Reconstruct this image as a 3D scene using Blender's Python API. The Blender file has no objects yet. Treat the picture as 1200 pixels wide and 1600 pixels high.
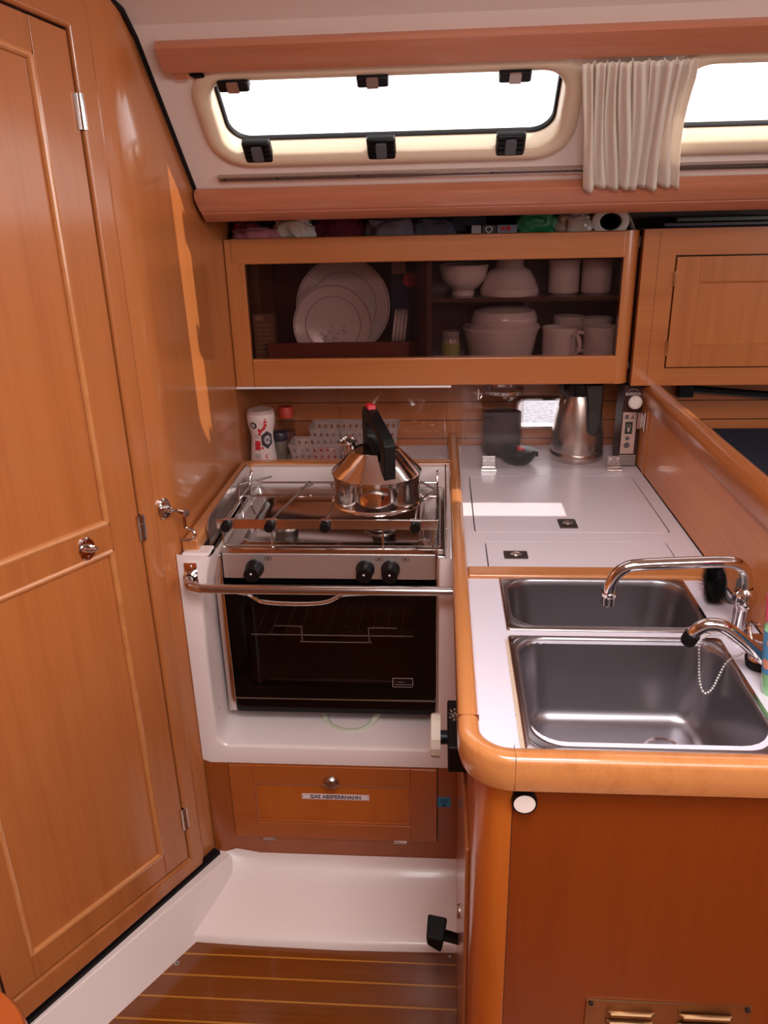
import bpy, bmesh, math, random
from mathutils import Vector, Matrix, noise
from mathutils.geometry import tessellate_polygon
random.seed(7)
PI = math.pi
SC = bpy.context.scene
COL = SC.collection

# ------------------------------------------------------------------ camera
def cam_matrix(pitch, yaw, roll):
    cr, sr = math.cos(roll), math.sin(roll)
    cp, sp = math.cos(pitch), math.sin(pitch)
    cy, sy = math.cos(yaw), math.sin(yaw)
    base = Matrix(((1, 0, 0), (0, 0, 1), (0, -1, 0)))
    Rr = Matrix(((cr, -sr, 0), (sr, cr, 0), (0, 0, 1)))
    Rx = Matrix(((1, 0, 0), (0, cp, sp), (0, -sp, cp)))
    Rz = Matrix(((cy, -sy, 0), (sy, cy, 0), (0, 0, 1)))
    M = Rz @ Rx @ base @ Rr
    return (M @ Matrix(((1, 0, 0), (0, -1, 0), (0, 0, -1)))).to_4x4()
cd = bpy.data.cameras.new('camera')
cam = bpy.data.objects.new('camera', cd); COL.objects.link(cam)
cam.matrix_world = Matrix.Translation((0, 0, 1.47)) @ cam_matrix(.37578, .07498, .02426)
cd.sensor_fit = 'HORIZONTAL'; cd.sensor_width = 36; cd.lens = 36 * 1230.4 / 1200
cd.clip_start = .02
SC.camera = cam
# ------------------------------------------------------------------ light
SC.view_settings.view_transform = 'Standard'; SC.view_settings.look = 'None'
SC.view_settings.gamma = 1; SC.view_settings.use_curve_mapping = False
SC.view_settings.exposure = 0.0
w = bpy.data.worlds.new('sky'); SC.world = w; w.use_nodes = True
wb = w.node_tree.nodes['Background']; wb.inputs[0].default_value = (1.0, .97, .96, 1); wb.inputs[1].default_value = 3.2
def lamp(name, kind, loc, aim, energy, color, **kw):
    l = bpy.data.lights.new(name, kind); l.energy = energy; l.color = color
    for k, v in kw.items(): setattr(l, k, v)
    o = bpy.data.objects.new(name, l); COL.objects.link(o); o.location = loc
    o.rotation_euler = Vector(aim).to_track_quat('-Z', 'Y').to_euler()
    return o
lamp('sun', 'SUN', (3, 1.6, 4), (-.73, .035, -.68), 5.5, (1, .93, .84), angle=.009)
lamp('companionway_daylight', 'AREA', (.45, -.55, 1.93), (-.12, .45, -1), 9.5, (1, .96, .96), shape='RECTANGLE', size=1.1, size_y=.9)
lamp('roof_hatch_daylight', 'AREA', (.1, .35, 1.868), (0, .05, -1), 18.5, (1, .97, .98), shape='RECTANGLE', size=.5, size_y=.5)
lamp('saloon_daylight', 'AREA', (1.9, .1, 1.5), (-1, .35, -.35), 8, (1, .93, .92), shape='RECTANGLE', size=.8, size_y=.7)

# ------------------------------------------------------------------ materials
def lin(c):
    return tuple(((x / 255) / 12.92 if x / 255 <= .04045 else (((x / 255) + .055) / 1.055) ** 2.4) for x in c)
def newmat(name):
    m = bpy.data.materials.new(name); m.use_nodes = True
    nt = m.node_tree; return m, nt, nt.nodes['Principled BSDF']
def plain(name, rgb, rough=.5, metal=0, coat=0, spec=.5, noise_amt=0, noise_scale=60, bump=0, emit=None):
    m, nt, b = newmat(name)
    c = lin(rgb) + (1,)
    b.inputs['Base Color'].default_value = c
    b.inputs['Roughness'].default_value = rough; b.inputs['Metallic'].default_value = metal
    b.inputs['Coat Weight'].default_value = coat; b.inputs['Coat Roughness'].default_value = .08
    b.inputs['Specular IOR Level'].default_value = spec
    if noise_amt or bump:
        tc = nt.nodes.new('ShaderNodeTexCoord'); nz = nt.nodes.new('ShaderNodeTexNoise')
        nz.inputs['Scale'].default_value = noise_scale; nz.inputs['Detail'].default_value = 4
        nt.links.new(tc.outputs['Object'], nz.inputs['Vector'])
        if noise_amt:
            mx = nt.nodes.new('ShaderNodeMix'); mx.data_type = 'RGBA'
            mx.inputs[6].default_value = c; mx.inputs[7].default_value = tuple(x * (1 - noise_amt) for x in c[:3]) + (1,)
            nt.links.new(nz.outputs['Fac'], mx.inputs[0]); nt.links.new(mx.outputs[2], b.inputs['Base Color'])
        if bump:
            bp = nt.nodes.new('ShaderNodeBump'); bp.inputs['Strength'].default_value = bump; bp.inputs['Distance'].default_value = .002
            nt.links.new(nz.outputs['Fac'], bp.inputs['Height']); nt.links.new(bp.outputs[0], b.inputs['Normal'])
    return m
def wood(name, rgb, axis, dark=.82, coat=.7, rough=.32, lines=None):
    """varnished cherry/mahogany veneer; grain runs along axis. lines=(axis, pitch, offset, width, rgb) draws seams"""
    m, nt, b = newmat(name); N, L = nt.nodes, nt.links
    tc = N.new('ShaderNodeTexCoord'); mp = N.new('ShaderNodeMapping')
    s = [26, 26, 26]; s['xyz'.index(axis)] = 1.3
    mp.inputs['Scale'].default_value = s
    L.new(tc.outputs['Object'], mp.inputs['Vector'])
    n1 = N.new('ShaderNodeTexNoise'); n1.inputs['Scale'].default_value = 1; n1.inputs['Detail'].default_value = 5; n1.inputs['Roughness'].default_value = .6
    L.new(mp.outputs[0], n1.inputs['Vector'])
    mp2 = N.new('ShaderNodeMapping'); s2 = [170, 170, 170]; s2['xyz'.index(axis)] = 5
    mp2.inputs['Scale'].default_value = s2; L.new(tc.outputs['Object'], mp2.inputs['Vector'])
    n2 = N.new('ShaderNodeTexNoise'); n2.inputs['Scale'].default_value = 1; n2.inputs['Detail'].default_value = 3
    L.new(mp2.outputs[0], n2.inputs['Vector'])
    n3 = N.new('ShaderNodeTexNoise'); n3.inputs['Scale'].default_value = 2.2; n3.inputs['Detail'].default_value = 2
    L.new(tc.outputs['Object'], n3.inputs['Vector'])
    a1 = N.new('ShaderNodeMath'); a1.operation = 'MULTIPLY_ADD'; a1.inputs[1].default_value = .45
    L.new(n2.outputs['Fac'], a1.inputs[0]); L.new(n1.outputs['Fac'], a1.inputs[2])
    a2 = N.new('ShaderNodeMath'); a2.operation = 'MULTIPLY_ADD'; a2.inputs[1].default_value = .5
    L.new(n3.outputs['Fac'], a2.inputs[0]); L.new(a1.outputs[0], a2.inputs[2])
    rp = N.new('ShaderNodeValToRGB')
    c = lin(rgb)
    rp.color_ramp.elements[0].position = .66; rp.color_ramp.elements[0].color = (c[0] * dark, c[1] * dark * .9, c[2] * dark * .82, 1)
    rp.color_ramp.elements[1].position = 1.26 if False else 1.0; rp.color_ramp.elements[1].color = tuple(c) + (1,)
    L.new(a2.outputs[0], rp.inputs[0])
    out = rp.outputs[0]
    if lines:
        ax, pitch, off, wd, lrgb = lines
        sp = N.new('ShaderNodeSeparateXYZ'); L.new(tc.outputs['Object'], sp.inputs[0])
        ad = N.new('ShaderNodeMath'); ad.operation = 'ADD'; ad.inputs[1].default_value = -off
        L.new(sp.outputs['XYZ'.index(ax.upper())], ad.inputs[0])
        md = N.new('ShaderNodeMath'); md.operation = 'PINGPONG'; md.inputs[1].default_value = pitch / 2
        L.new(ad.outputs[0], md.inputs[0])
        lt = N.new('ShaderNodeMath'); lt.operation = 'LESS_THAN'; lt.inputs[1].default_value = wd / 2
        L.new(md.outputs[0], lt.inputs[0])
        mx = N.new('ShaderNodeMix'); mx.data_type = 'RGBA'; mx.inputs[7].default_value = lin(lrgb) + (1,)
        L.new(lt.outputs[0], mx.inputs[0]); L.new(out, mx.inputs[6]); out = mx.outputs[2]
    L.new(out, b.inputs['Base Color'])
    b.inputs['Roughness'].default_value = rough; b.inputs['Coat Weight'].default_value = coat; b.inputs['Coat Roughness'].default_value = .12
    b.inputs['Specular IOR Level'].default_value = .35
    return m
def thin_glass(name, tint, refl=1.0, rough=.0):
    m = bpy.data.materials.new(name); m.use_nodes = True; nt = m.node_tree; nt.nodes.clear()
    o = nt.nodes.new('ShaderNodeOutputMaterial'); mx = nt.nodes.new('ShaderNodeMixShader')
    t = nt.nodes.new('ShaderNodeBsdfTransparent'); t.inputs[0].default_value = tuple(tint) + (1,)
    g = nt.nodes.new('ShaderNodeBsdfGlossy'); g.inputs['Roughness'].default_value = rough
    f = nt.nodes.new('ShaderNodeFresnel'); gm = nt.nodes.new('ShaderNodeNewGeometry'); io = nt.nodes.new('ShaderNodeMix')
    io.inputs[2].default_value = 1.45; io.inputs[3].default_value = 1 / 1.45     # same reflectance on the back face of the sheet
    nt.links.new(gm.outputs['Backfacing'], io.inputs[0]); nt.links.new(io.outputs[0], f.inputs['IOR'])
    ml = nt.nodes.new('ShaderNodeMath'); ml.operation = 'MULTIPLY'; ml.inputs[1].default_value = refl
    nt.links.new(f.outputs[0], ml.inputs[0]); nt.links.new(ml.outputs[0], mx.inputs[0])
    nt.links.new(t.outputs[0], mx.inputs[1]); nt.links.new(g.outputs[0], mx.inputs[2]); nt.links.new(mx.outputs[0], o.inputs[0])
    return m
W = (175, 103, 54)
M = {}
for a in 'xyz': M['wood_' + a] = wood('varnished_wood_' + a, W, a)
M['wood_panel'] = wood('varnished_panel', (179, 106, 56), 'z', dark=.86)
M['wood_front'] = wood('veneer_front', (124, 50, 5), 'z', dark=.86, coat=.25, rough=.4)
M['post'] = wood('corner_post_lit_wood', (188, 98, 34), 'z', dark=.85)  # lighter than the front panel: highlight on the curve put into the colour
M['wood_flap'] = wood('flap_wood', (168, 88, 36), 'x', dark=.85)
M['wood_trim'] = wood('trim_wood', (184, 114, 84), 'x', dark=.8)
M['wood_edge'] = wood('counter_edge_wood', (198, 128, 74), 'y', dark=.82, coat=.9, rough=.28)
M['wood_edge_x'] = wood('counter_edge_wood_x', (198, 128, 74), 'x', dark=.82, coat=.9, rough=.28)
M['planks'] = wood('hull_planks', (176, 104, 62), 'x', lines=('z', .0515, .9065, .0025, (40, 14, 10)))
M['sole'] = wood('teak_and_holly_sole', (116, 58, 14), 'x', dark=.6, coat=.6, rough=.25, lines=('y', .0485, 1.077, .0035, (176, 116, 40)))
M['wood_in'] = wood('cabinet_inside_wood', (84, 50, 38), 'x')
M['gel'] = plain('white_gelcoat', (232, 214, 210), .28, coat=.3, noise_amt=.03, noise_scale=8)
M['gel_pan'] = plain('white_gelcoat_pan', (236, 218, 212), .35, coat=.2, noise_amt=.03, noise_scale=8)
M['headliner'] = plain('vinyl_headliner', (232, 214, 204), .6, noise_amt=.03, noise_scale=9, bump=.05)
M['cream'] = plain('cream_plastic', (224, 200, 172), .4, coat=.2)
M['laminate'] = plain('white_laminate', (232, 220, 226), .3, noise_amt=.03, noise_scale=30)
M['black'] = plain('black_plastic', (11, 8, 10), .4, spec=.3)
M['rubber'] = plain('black_rubber', (14, 8, 10), .6, spec=.25)
M['seam'] = plain('dark_seam', (18, 10, 10), .8)
M['chrome'] = plain('chrome', (225, 218, 216), .09, metal=1)
M['steel'] = plain('polished_steel', (205, 194, 190), .16, metal=1, noise_amt=.06, noise_scale=25)
M['brushed'] = plain('brushed_steel', (190, 178, 172), .3, metal=1, noise_amt=.1, noise_scale=50)
M['sink'] = plain('sink_steel', (168, 162, 166), .33, metal=1, noise_amt=.12, noise_scale=14)
M['sink_rim'] = plain('sink_rim_steel', (190, 176, 176), .2, metal=1, noise_amt=.1, noise_scale=30)
M['alu'] = plain('aluminium_track', (190, 175, 168), .35, metal=1)
M['greyplastic'] = plain('grey_plastic', (84, 84, 90), .5)
M['white'] = plain('white_ceramic', (226, 214, 208), .25, coat=.4)
M['white_plastic'] = plain('white_plastic', (232, 218, 208), .4)
M['oldwhite'] = plain('worn_white_plastic', (222, 208, 190), .5, noise_amt=.15, noise_scale=120)
M['pane'] = thin_glass('window_pane', (.96, .97, .98))
M['smoked'] = thin_glass('smoked_glass', (.74, .66, .65), .6)
M['acrylic'] = thin_glass('clear_acrylic', (.95, .93, .92), .7)
M['jar_glass'] = thin_glass('jar_glass', (.92, .89, .88), .8)
M['oven_glass'] = thin_glass('oven_glass', (.80, .74, .73), .7)
M['ovendark'] = plain('oven_enamel', (22, 12, 12), .5)
M['blackglass'] = plain('black_glass', (5, 4, 5), .06, spec=.3)
M['red'] = plain('red_plastic', (190, 30, 44), .4)
M['redcap'] = plain('red_cap', (190, 54, 36), .45)
M['navy'] = plain('navy_upholstery', (24, 26, 50), .9, noise_amt=.4, noise_scale=60, bump=.3)
M['curtain'] = plain('cream_cotton', (250, 238, 224), .85, noise_amt=.06, noise_scale=220, bump=.5)
def fabric(name, rgb): return plain(name, rgb, .9, noise_amt=.2, noise_scale=60, bump=.3)
# curtain lets daylight glow through
nt = M['curtain'].node_tree; b = nt.nodes['Principled BSDF']
tr = nt.nodes.new('ShaderNodeBsdfTranslucent'); tr.inputs[0].default_value = (.85, .75, .62, 1)
ms = nt.nodes.new('ShaderNodeMixShader'); ms.inputs[0].default_value = .35
nt.links.new(b.outputs[0], ms.inputs[1]); nt.links.new(tr.outputs[0], ms.inputs[2]); nt.links.new(ms.outputs[0], nt.nodes['Material Output'].inputs[0])

# ------------------------------------------------------------------ helpers
def bmn(): return bmesh.new()
def box(bm, lo, hi):
    vs = [bm.verts.new((x, y, z)) for x in (lo[0], hi[0]) for y in (lo[1], hi[1]) for z in (lo[2], hi[2])]
    for f in ((0, 1, 3, 2), (4, 6, 7, 5), (0, 4, 5, 1), (2, 3, 7, 6), (0, 2, 6, 4), (1, 5, 7, 3)):
        bm.faces.new([vs[i] for i in f])
    return bm
def B(lo, hi): return box(bmn(), lo, hi)
def hexa(bm, pts8):
    """8 points: bottom quad then top quad"""
    v = [bm.verts.new(p) for p in pts8]
    for f in ((3, 2, 1, 0), (4, 5, 6, 7), (0, 1, 5, 4), (1, 2, 6, 5), (2, 3, 7, 6), (3, 0, 4, 7)): bm.faces.new([v[i] for i in f])
    return bm
def prism(bm, pts, axis, a, b):
    """pts in the two other axes (cyclic order kept), extruded from a to b"""
    def P(p, t):
        return {'x': (t, p[0], p[1]), 'y': (p[0], t, p[1]), 'z': (p[0], p[1], t)}[axis]
    A = [bm.verts.new(P(p, a)) for p in pts]; Bv = [bm.verts.new(P(p, b)) for p in pts]
    n = len(pts)
    bm.faces.new(A); bm.faces.new(Bv[::-1])
    for i in range(n): bm.faces.new((A[i], Bv[i], Bv[(i + 1) % n], A[(i + 1) % n]))
    return bm
def smooth_path(pts, sub=6, closed=False):
    """Catmull-Rom"""
    P = [Vector(p) for p in pts]; n = len(P); out = []
    rng = range(n if closed else n - 1)
    for i in rng:
        if closed: p0, p1, p2, p3 = P[(i - 1) % n], P[i], P[(i + 1) % n], P[(i + 2) % n]
        else: p0, p1, p2, p3 = P[max(i - 1, 0)], P[i], P[i + 1], P[min(i + 2, n - 1)]
        for k in range(sub):
            t = k / sub
            out.append(.5 * ((2 * p1) + (-p0 + p2) * t + (2 * p0 - 5 * p1 + 4 * p2 - p3) * t * t + (-p0 + 3 * p1 - 3 * p2 + p3) * t ** 3))
    if not closed: out.append(P[-1])
    return out
def tube(bm, pts, r, n=10, closed=False, cap=True):
    P = [Vector(p) for p in pts]; m = len(P)
    R = r if isinstance(r, (list, tuple)) else [r] * m
    rings = []; up = None
    for i in range(m):
        if closed: t = P[(i + 1) % m] - P[(i - 1) % m]
        else: t = P[min(i + 1, m - 1)] - P[max(i - 1, 0)]
        t = t.normalized() if t.length > 1e-9 else Vector((0, 0, 1))
        if up is None:
            up = t.orthogonal().normalized()
        else:
            up = (up - t * up.dot(t)); up = up.normalized() if up.length > 1e-6 else t.orthogonal().normalized()
        s = t.cross(up)
        rings.append([bm.verts.new(P[i] + (up * math.cos(2 * PI * k / n) + s * math.sin(2 * PI * k / n)) * R[i]) for k in range(n)])
    for i in range(m if closed else m - 1):
        a, b_ = rings[i], rings[(i + 1) % m]
        off = 0
        if closed and i == m - 1:
            off = min(range(n), key=lambda o: (a[0].co - b_[o].co).length)
        for k in range(n):
            bm.faces.new((a[k], a[(k + 1) % n], b_[(k + 1 + off) % n], b_[(k + off) % n]))
    if cap and not closed:
        bm.faces.new(rings[0][::-1]); bm.faces.new(rings[-1])
    return bm
def lathe(bm, prof, c=(0, 0, 0), n=32, axis='z', sx=1, sy=1):
    """prof [(r, h)]; r=0 collapses to a point"""
    def P(r, h, a):
        u, v = r * math.cos(a) * sx, r * math.sin(a) * sy
        q = {'z': (u, v, h), 'y': (u, h, v), 'x': (h, u, v)}[axis]
        return (q[0] + c[0], q[1] + c[1], q[2] + c[2])
    rings = []
    for r, h in prof:
        if r < 1e-6: rings.append([bm.verts.new(P(0, h, 0))])
        else: rings.append([bm.verts.new(P(r, h, 2 * PI * k / n)) for k in range(n)])
    for a, b_ in zip(rings, rings[1:]):
        for k in range(n):
            if len(a) == 1 and len(b_) == 1: continue
            if len(a) == 1: bm.faces.new((a[0], b_[k], b_[(k + 1) % n]))
            elif len(b_) == 1: bm.faces.new((a[k], b_[0], a[(k + 1) % n]))
            else: bm.faces.new((a[k], b_[k], b_[(k + 1) % n], a[(k + 1) % n]))
    return bm
def disc(bm, c, r, h, axis, n=28, rb=None):
    """capped short cylinder from c along axis by h with softened far rim"""
    e = (rb if rb is not None else min(r, abs(h)) * .2); s = 1 if h > 0 else -1
    return lathe(bm, [(0, 0), (r, 0), (r, h - s * e), (r - e, h), (0, h)], c, n, axis)
def rrect(x0, x1, y0, y1, r, n=6):
    out = []
    for cx, cy, a in ((x1 - r, y1 - r, 0), (x0 + r, y1 - r, PI / 2), (x0 + r, y0 + r, PI), (x1 - r, y0 + r, 1.5 * PI)):
        for k in range(n + 1): t = a + PI / 2 * k / n; out.append((cx + r * math.cos(t), cy + r * math.sin(t)))
    return out
def loft(bm, loops, cap0=False, cap1=False):
    rs = [[bm.verts.new(p) for p in l] for l in loops]; n = len(rs[0])
    for a, b_ in zip(rs, rs[1:]):
        for k in range(n): bm.faces.new((a[k], a[(k + 1) % n], b_[(k + 1) % n], b_[k]))
    if cap0: bm.faces.new(rs[0][::-1])
    if cap1: bm.faces.new(rs[-1])
    return bm
def plate(bm, outer, holes, F, t0, t1):
    """flat slab with holes. F(u,v,t)->xyz"""
    loops = [outer] + holes
    polys = [[Vector((p[0], p[1], 0)) for p in l] for l in loops]
    tri = tessellate_polygon(polys); flat = [p for l in loops for p in l]
    for t, rev in ((t0, False), (t1, True)):
        vs = [bm.verts.new(F(p[0], p[1], t)) for p in flat]
        for a, b_, c in tri:
            try: bm.faces.new((vs[a], vs[b_], vs[c]) if not rev else (vs[c], vs[b_], vs[a]))
            except ValueError: pass
        if t == t0: V0 = vs
        else: V1 = vs
    i = 0
    for l in loops:
        n = len(l)
        for k in range(n): bm.faces.new((V0[i + k], V0[i + (k + 1) % n], V1[i + (k + 1) % n], V1[i + k]))
        i += n
    bmesh.ops.recalc_face_normals(bm, faces=bm.faces)
    return bm
def sweep_wall(bm, path, prof, caps=True):
    """path: xy points; prof: [(offset to the left normal, z)] closed loop"""
    P = [Vector((p[0], p[1])) for p in path]; m = len(P); rings = []
    for i in range(m):
        t0 = (P[i] - P[i - 1]).normalized() if i else None
        t1 = (P[i + 1] - P[i]).normalized() if i < m - 1 else None
        t = t1 if t0 is None else (t0 if t1 is None else (t0 + t1).normalized())
        nrm = Vector((-t.y, t.x)); k = 1
        if t0 is not None and t1 is not None:
            k = 1 / max(.3, nrm.dot(Vector((-t0.y, t0.x))))
        rings.append([bm.verts.new((P[i].x + nrm.x * o * k, P[i].y + nrm.y * o * k, z)) for o, z in prof])
    n = len(prof)
    for a, b_ in zip(rings, rings[1:]):
        for k in range(n): bm.faces.new((a[k], a[(k + 1) % n], b_[(k + 1) % n], b_[k]))
    if caps: bm.faces.new(rings[0][::-1]); bm.faces.new(rings[-1])
    bmesh.ops.recalc_face_normals(bm, faces=bm.faces)
    return bm
def props(o, label=None, cat=None, group=None, kind=None):
    if label: o['label'] = label
    if cat: o['category'] = cat
    if group: o['group'] = group
    if kind: o['kind'] = kind
    return o
def obj(name, bm, mat, parent=None, bev=0, seg=2, sharp=35, flat=False, label=None, cat=None, group=None, kind=None, origin=None, subsurf=0):
    """bm holds world coordinates; the object's origin is its base (or its parent's origin)"""
    bmesh.ops.recalc_face_normals(bm, faces=bm.faces)
    me = bpy.data.meshes.new(name)
    if parent is None:
        if origin is None:
            xs = [v.co for v in bm.verts]
            origin = (sum((min(c[i] for c in xs), max(c[i] for c in xs))) / 2 if i < 2 else min(c[2] for c in xs) for i in range(3))
        o0 = Vector(tuple(origin)); inv = Matrix.Translation(-o0)
    else:
        bpy.context.view_layer.update()
        inv = world_of(parent).inverted(); o0 = None
    bm.transform(inv); bm.to_mesh(me); bm.free()
    if not flat: me.shade_smooth(); me.set_sharp_from_angle(angle=math.radians(sharp))
    me.materials.append(M[mat] if isinstance(mat, str) else mat)
    o = bpy.data.objects.new(name, me); COL.objects.link(o)
    if parent is None: o.location = o0
    else: o.parent = parent
    if bev:
        m = o.modifiers.new('bevel', 'BEVEL'); m.width = bev; m.segments = seg; m.limit_method = 'ANGLE'; m.angle_limit = math.radians(30); m.harden_normals = not flat
    if subsurf:
        m = o.modifiers.new('subsurf', 'SUBSURF'); m.levels = m.render_levels = subsurf
    return props(o, label, cat, group, kind)
def world_of(o):
    m = o.matrix_basis.copy(); p = o.parent
    while p: m = p.matrix_basis @ m; p = p.parent
    return m
def thing(name, loc, label, cat, group=None, rot=None, kind=None):
    o = bpy.data.objects.new(name, None); COL.objects.link(o); o.location = loc; o.empty_display_size = .05
    if rot: o.rotation_euler = rot
    return props(o, label, cat, group, kind)
def struct(name, bm, mat, label=None, **k):
    o = obj(name, bm, mat, None, kind='structure', origin=(0, 0, 0), **k)
    if label: o['label'] = label
    return o
def text(name, s, size, mat, parent, M4, ext=.0002, bold=False, align='CENTER', shear=0):
    cu = bpy.data.curves.new(name, 'FONT'); cu.body = s; cu.size = size; cu.extrude = ext; cu.align_x = align; cu.align_y = 'CENTER'
    if bold: cu.offset = size * .025
    t = bpy.data.objects.new('tmp', cu); COL.objects.link(t); bpy.context.view_layer.update()
    me = bpy.data.meshes.new_from_object(t.evaluated_get(bpy.context.evaluated_depsgraph_get()))
    bpy.data.objects.remove(t); bpy.data.curves.remove(cu)
    me.transform(world_of(parent).inverted() @ M4); me.materials.clear(); me.materials.append(M[mat] if isinstance(mat, str) else mat)
    o = bpy.data.objects.new(name, me); COL.objects.link(o); o.parent = parent
    return o
def face_front(x, y, z):   # text frame facing -Y
    return Matrix.Translation((x, y, z)) @ Matrix.Rotation(PI / 2, 4, 'X')
def xf(bm, m): bm.transform(m); return bm
def crumple(c, size, seed, mat, name, label, cat, amp=.35, sub=4, group=None):
    bm = bmn(); bmesh.ops.create_icosphere(bm, subdivisions=sub, radius=1)
    for v in bm.verts:
        d = v.co.normalized()
        n1 = noise.noise(d * 1.7 + Vector((seed, 0, 0))); n2 = abs(noise.noise(d * 4.1 + Vector((0, seed, 0)))); n3 = noise.noise(d * 9 + Vector((0, 0, seed)))
        k = 1 + amp * (n1 * .7 - n2 * .9 + n3 * .25 + .1)
        p = Vector((math.copysign(abs(d.x) ** .7, d.x), math.copysign(abs(d.y) ** .7, d.y), math.copysign(abs(d.z) ** .6, d.z))) * k
        v.co = Vector((c[0] + p.x * size[0], c[1] + p.y * size[1], max(c[2] + p.z * size[2], c[2] - size[2] * .9)))
    return obj(name, bm, mat, sharp=60, label=label, cat=cat, group=group)

# ------------------------------------------------------------------ door-plane frame (bulkhead at about 30 degrees)
DU = Vector((-.509, -.861, 0)).normalized(); DN = Vector((-DU.y, DU.x, 0)); DO = Vector((-.525, 1.324, 0))
DM = Matrix(((DU.x, DN.x, 0, DO.x), (DU.y, DN.y, 0, DO.y), (0, 0, 1, 0), (0, 0, 0, 1)))
def dp(u, v, z): p = DM @ Vector((u, v, z)); return (p.x, p.y, p.z)
# sloping cabin side (carries the windows): origin line, down-slope S, into-room N
SD = Vector((0, .7366, -.6763)).normalized(); SN = Vector((0, -.6763, -.7366)).normalized(); SO = Vector((0, 1.431, 1.741))
def sp(x, s, h): p = SO + SD * s + SN * h + Vector((x, 0, 0)); return (p.x, p.y, p.z)

CT = .835      # counter height
# ================================================================== SETTING
struct('floor', B((-1.6, -2.2, -.03), (2.2, 1.36, 0)), 'sole', 'varnished cabin sole with thin pale holly strips')
# bulkhead (left wall): door plane, soft corner, then along the galley
path = [dp(u, 0, 0)[:2] for u in (2.6, 1.0, .5, 0)] + [(-.517, 1.338), (-.509, 1.352), (-.503, 1.368), (-.5, 1.388), (-.5, 1.45), (-.5, 1.6), (-.5, 1.72), (-.5, 1.9), (-.5, 2.16)]
bm = sweep_wall(bmn(), path, [(0, -.02), (0, 1.9), (.022, 1.9), (.022, -.02)])
for v in bm.verts:
    if v.co.z > 1 and v.co.y > 1.35: v.co.z = max(1.47, min(1.80, 1.741 - .918 * (v.co.y - 1.431) + .02))
struct('wall_left', bm, 'wood_panel', sharp=50)
# ceiling: sloping cabin side with window openings, then the coachroof
WIN1 = rrect(-.408, .216, .104, .27, .045); WIN2 = rrect(.405, 1.30, .104, .27, .045)
struct('wall_outboard', plate(bmn(), [(-.52, -.005), (1.9, -.005), (1.9, .430), (-.52, .430)], [WIN1[::-1], WIN2[::-1]], sp, 0, -.03), 'headliner', 'sloping cabin side in pale vinyl')
prof = [(1.436, 1.738), (1.40, 1.760), (1.36, 1.777), (1.28, 1.80), (1.1, 1.835), (.8, 1.865), (.3, 1.885), (-.05, 1.89)]
bm = bmn(); prism(bm, prof + [(y, z + .03) for y, z in prof[::-1]], 'x', -1.6, 2.2)
struct('ceiling', bm, 'headliner', sharp=60)
bm = B((-1.6, -2.2, 1.89), (2.2, -1.05, 1.92)); box(bm, (-1.6, -1.05, 1.89), (-.15, -.05, 1.92)); box(bm, (1.05, -1.05, 1.89), (2.2, -.05, 1.92))
struct('ceiling_aft', bm, 'headliner')
# hull side behind the galley with a small portlight
PORT = rrect(.214, .40, .893, .962, .014)
struct('wall_back', plate(bmn(), [(-.52, .78), (1.9, .78), (1.9, 1.10), (-.52, 1.10)], [PORT[::-1]], lambda u, v, t: (u, t, v), 2.11, 2.128), 'planks', 'hull side lined with horizontal varnished planks')
struct('wall_back_upper', B((-.52, 2.11, 1.10), (1.9, 2.13, 1.5)), plain('hull_lining', (120, 104, 104), .8), 'grey hull lining behind the lockers')
struct('deck_edge', B((-.52, 1.745, 1.462), (1.9, 2.13, 1.485)), plain('deck_underside', (90, 78, 78), .8))
# port side, aft and forward ends behind the camera so that things reflect a cabin
bm = B((-1.6, -2.2, 0), (2.2, -2.18, 1.92))
struct('wall_far', bm, plain('far_upholstery', (150, 132, 124), .8))
struct('wall_aft', B((-1.62, -2.2, 0), (-1.6, -.45, 1.92)), 'wood_panel')
struct('wall_right', B((2.2, -2.2, 0), (2.22, 2.13, 1.42)), 'wood_panel')

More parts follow.
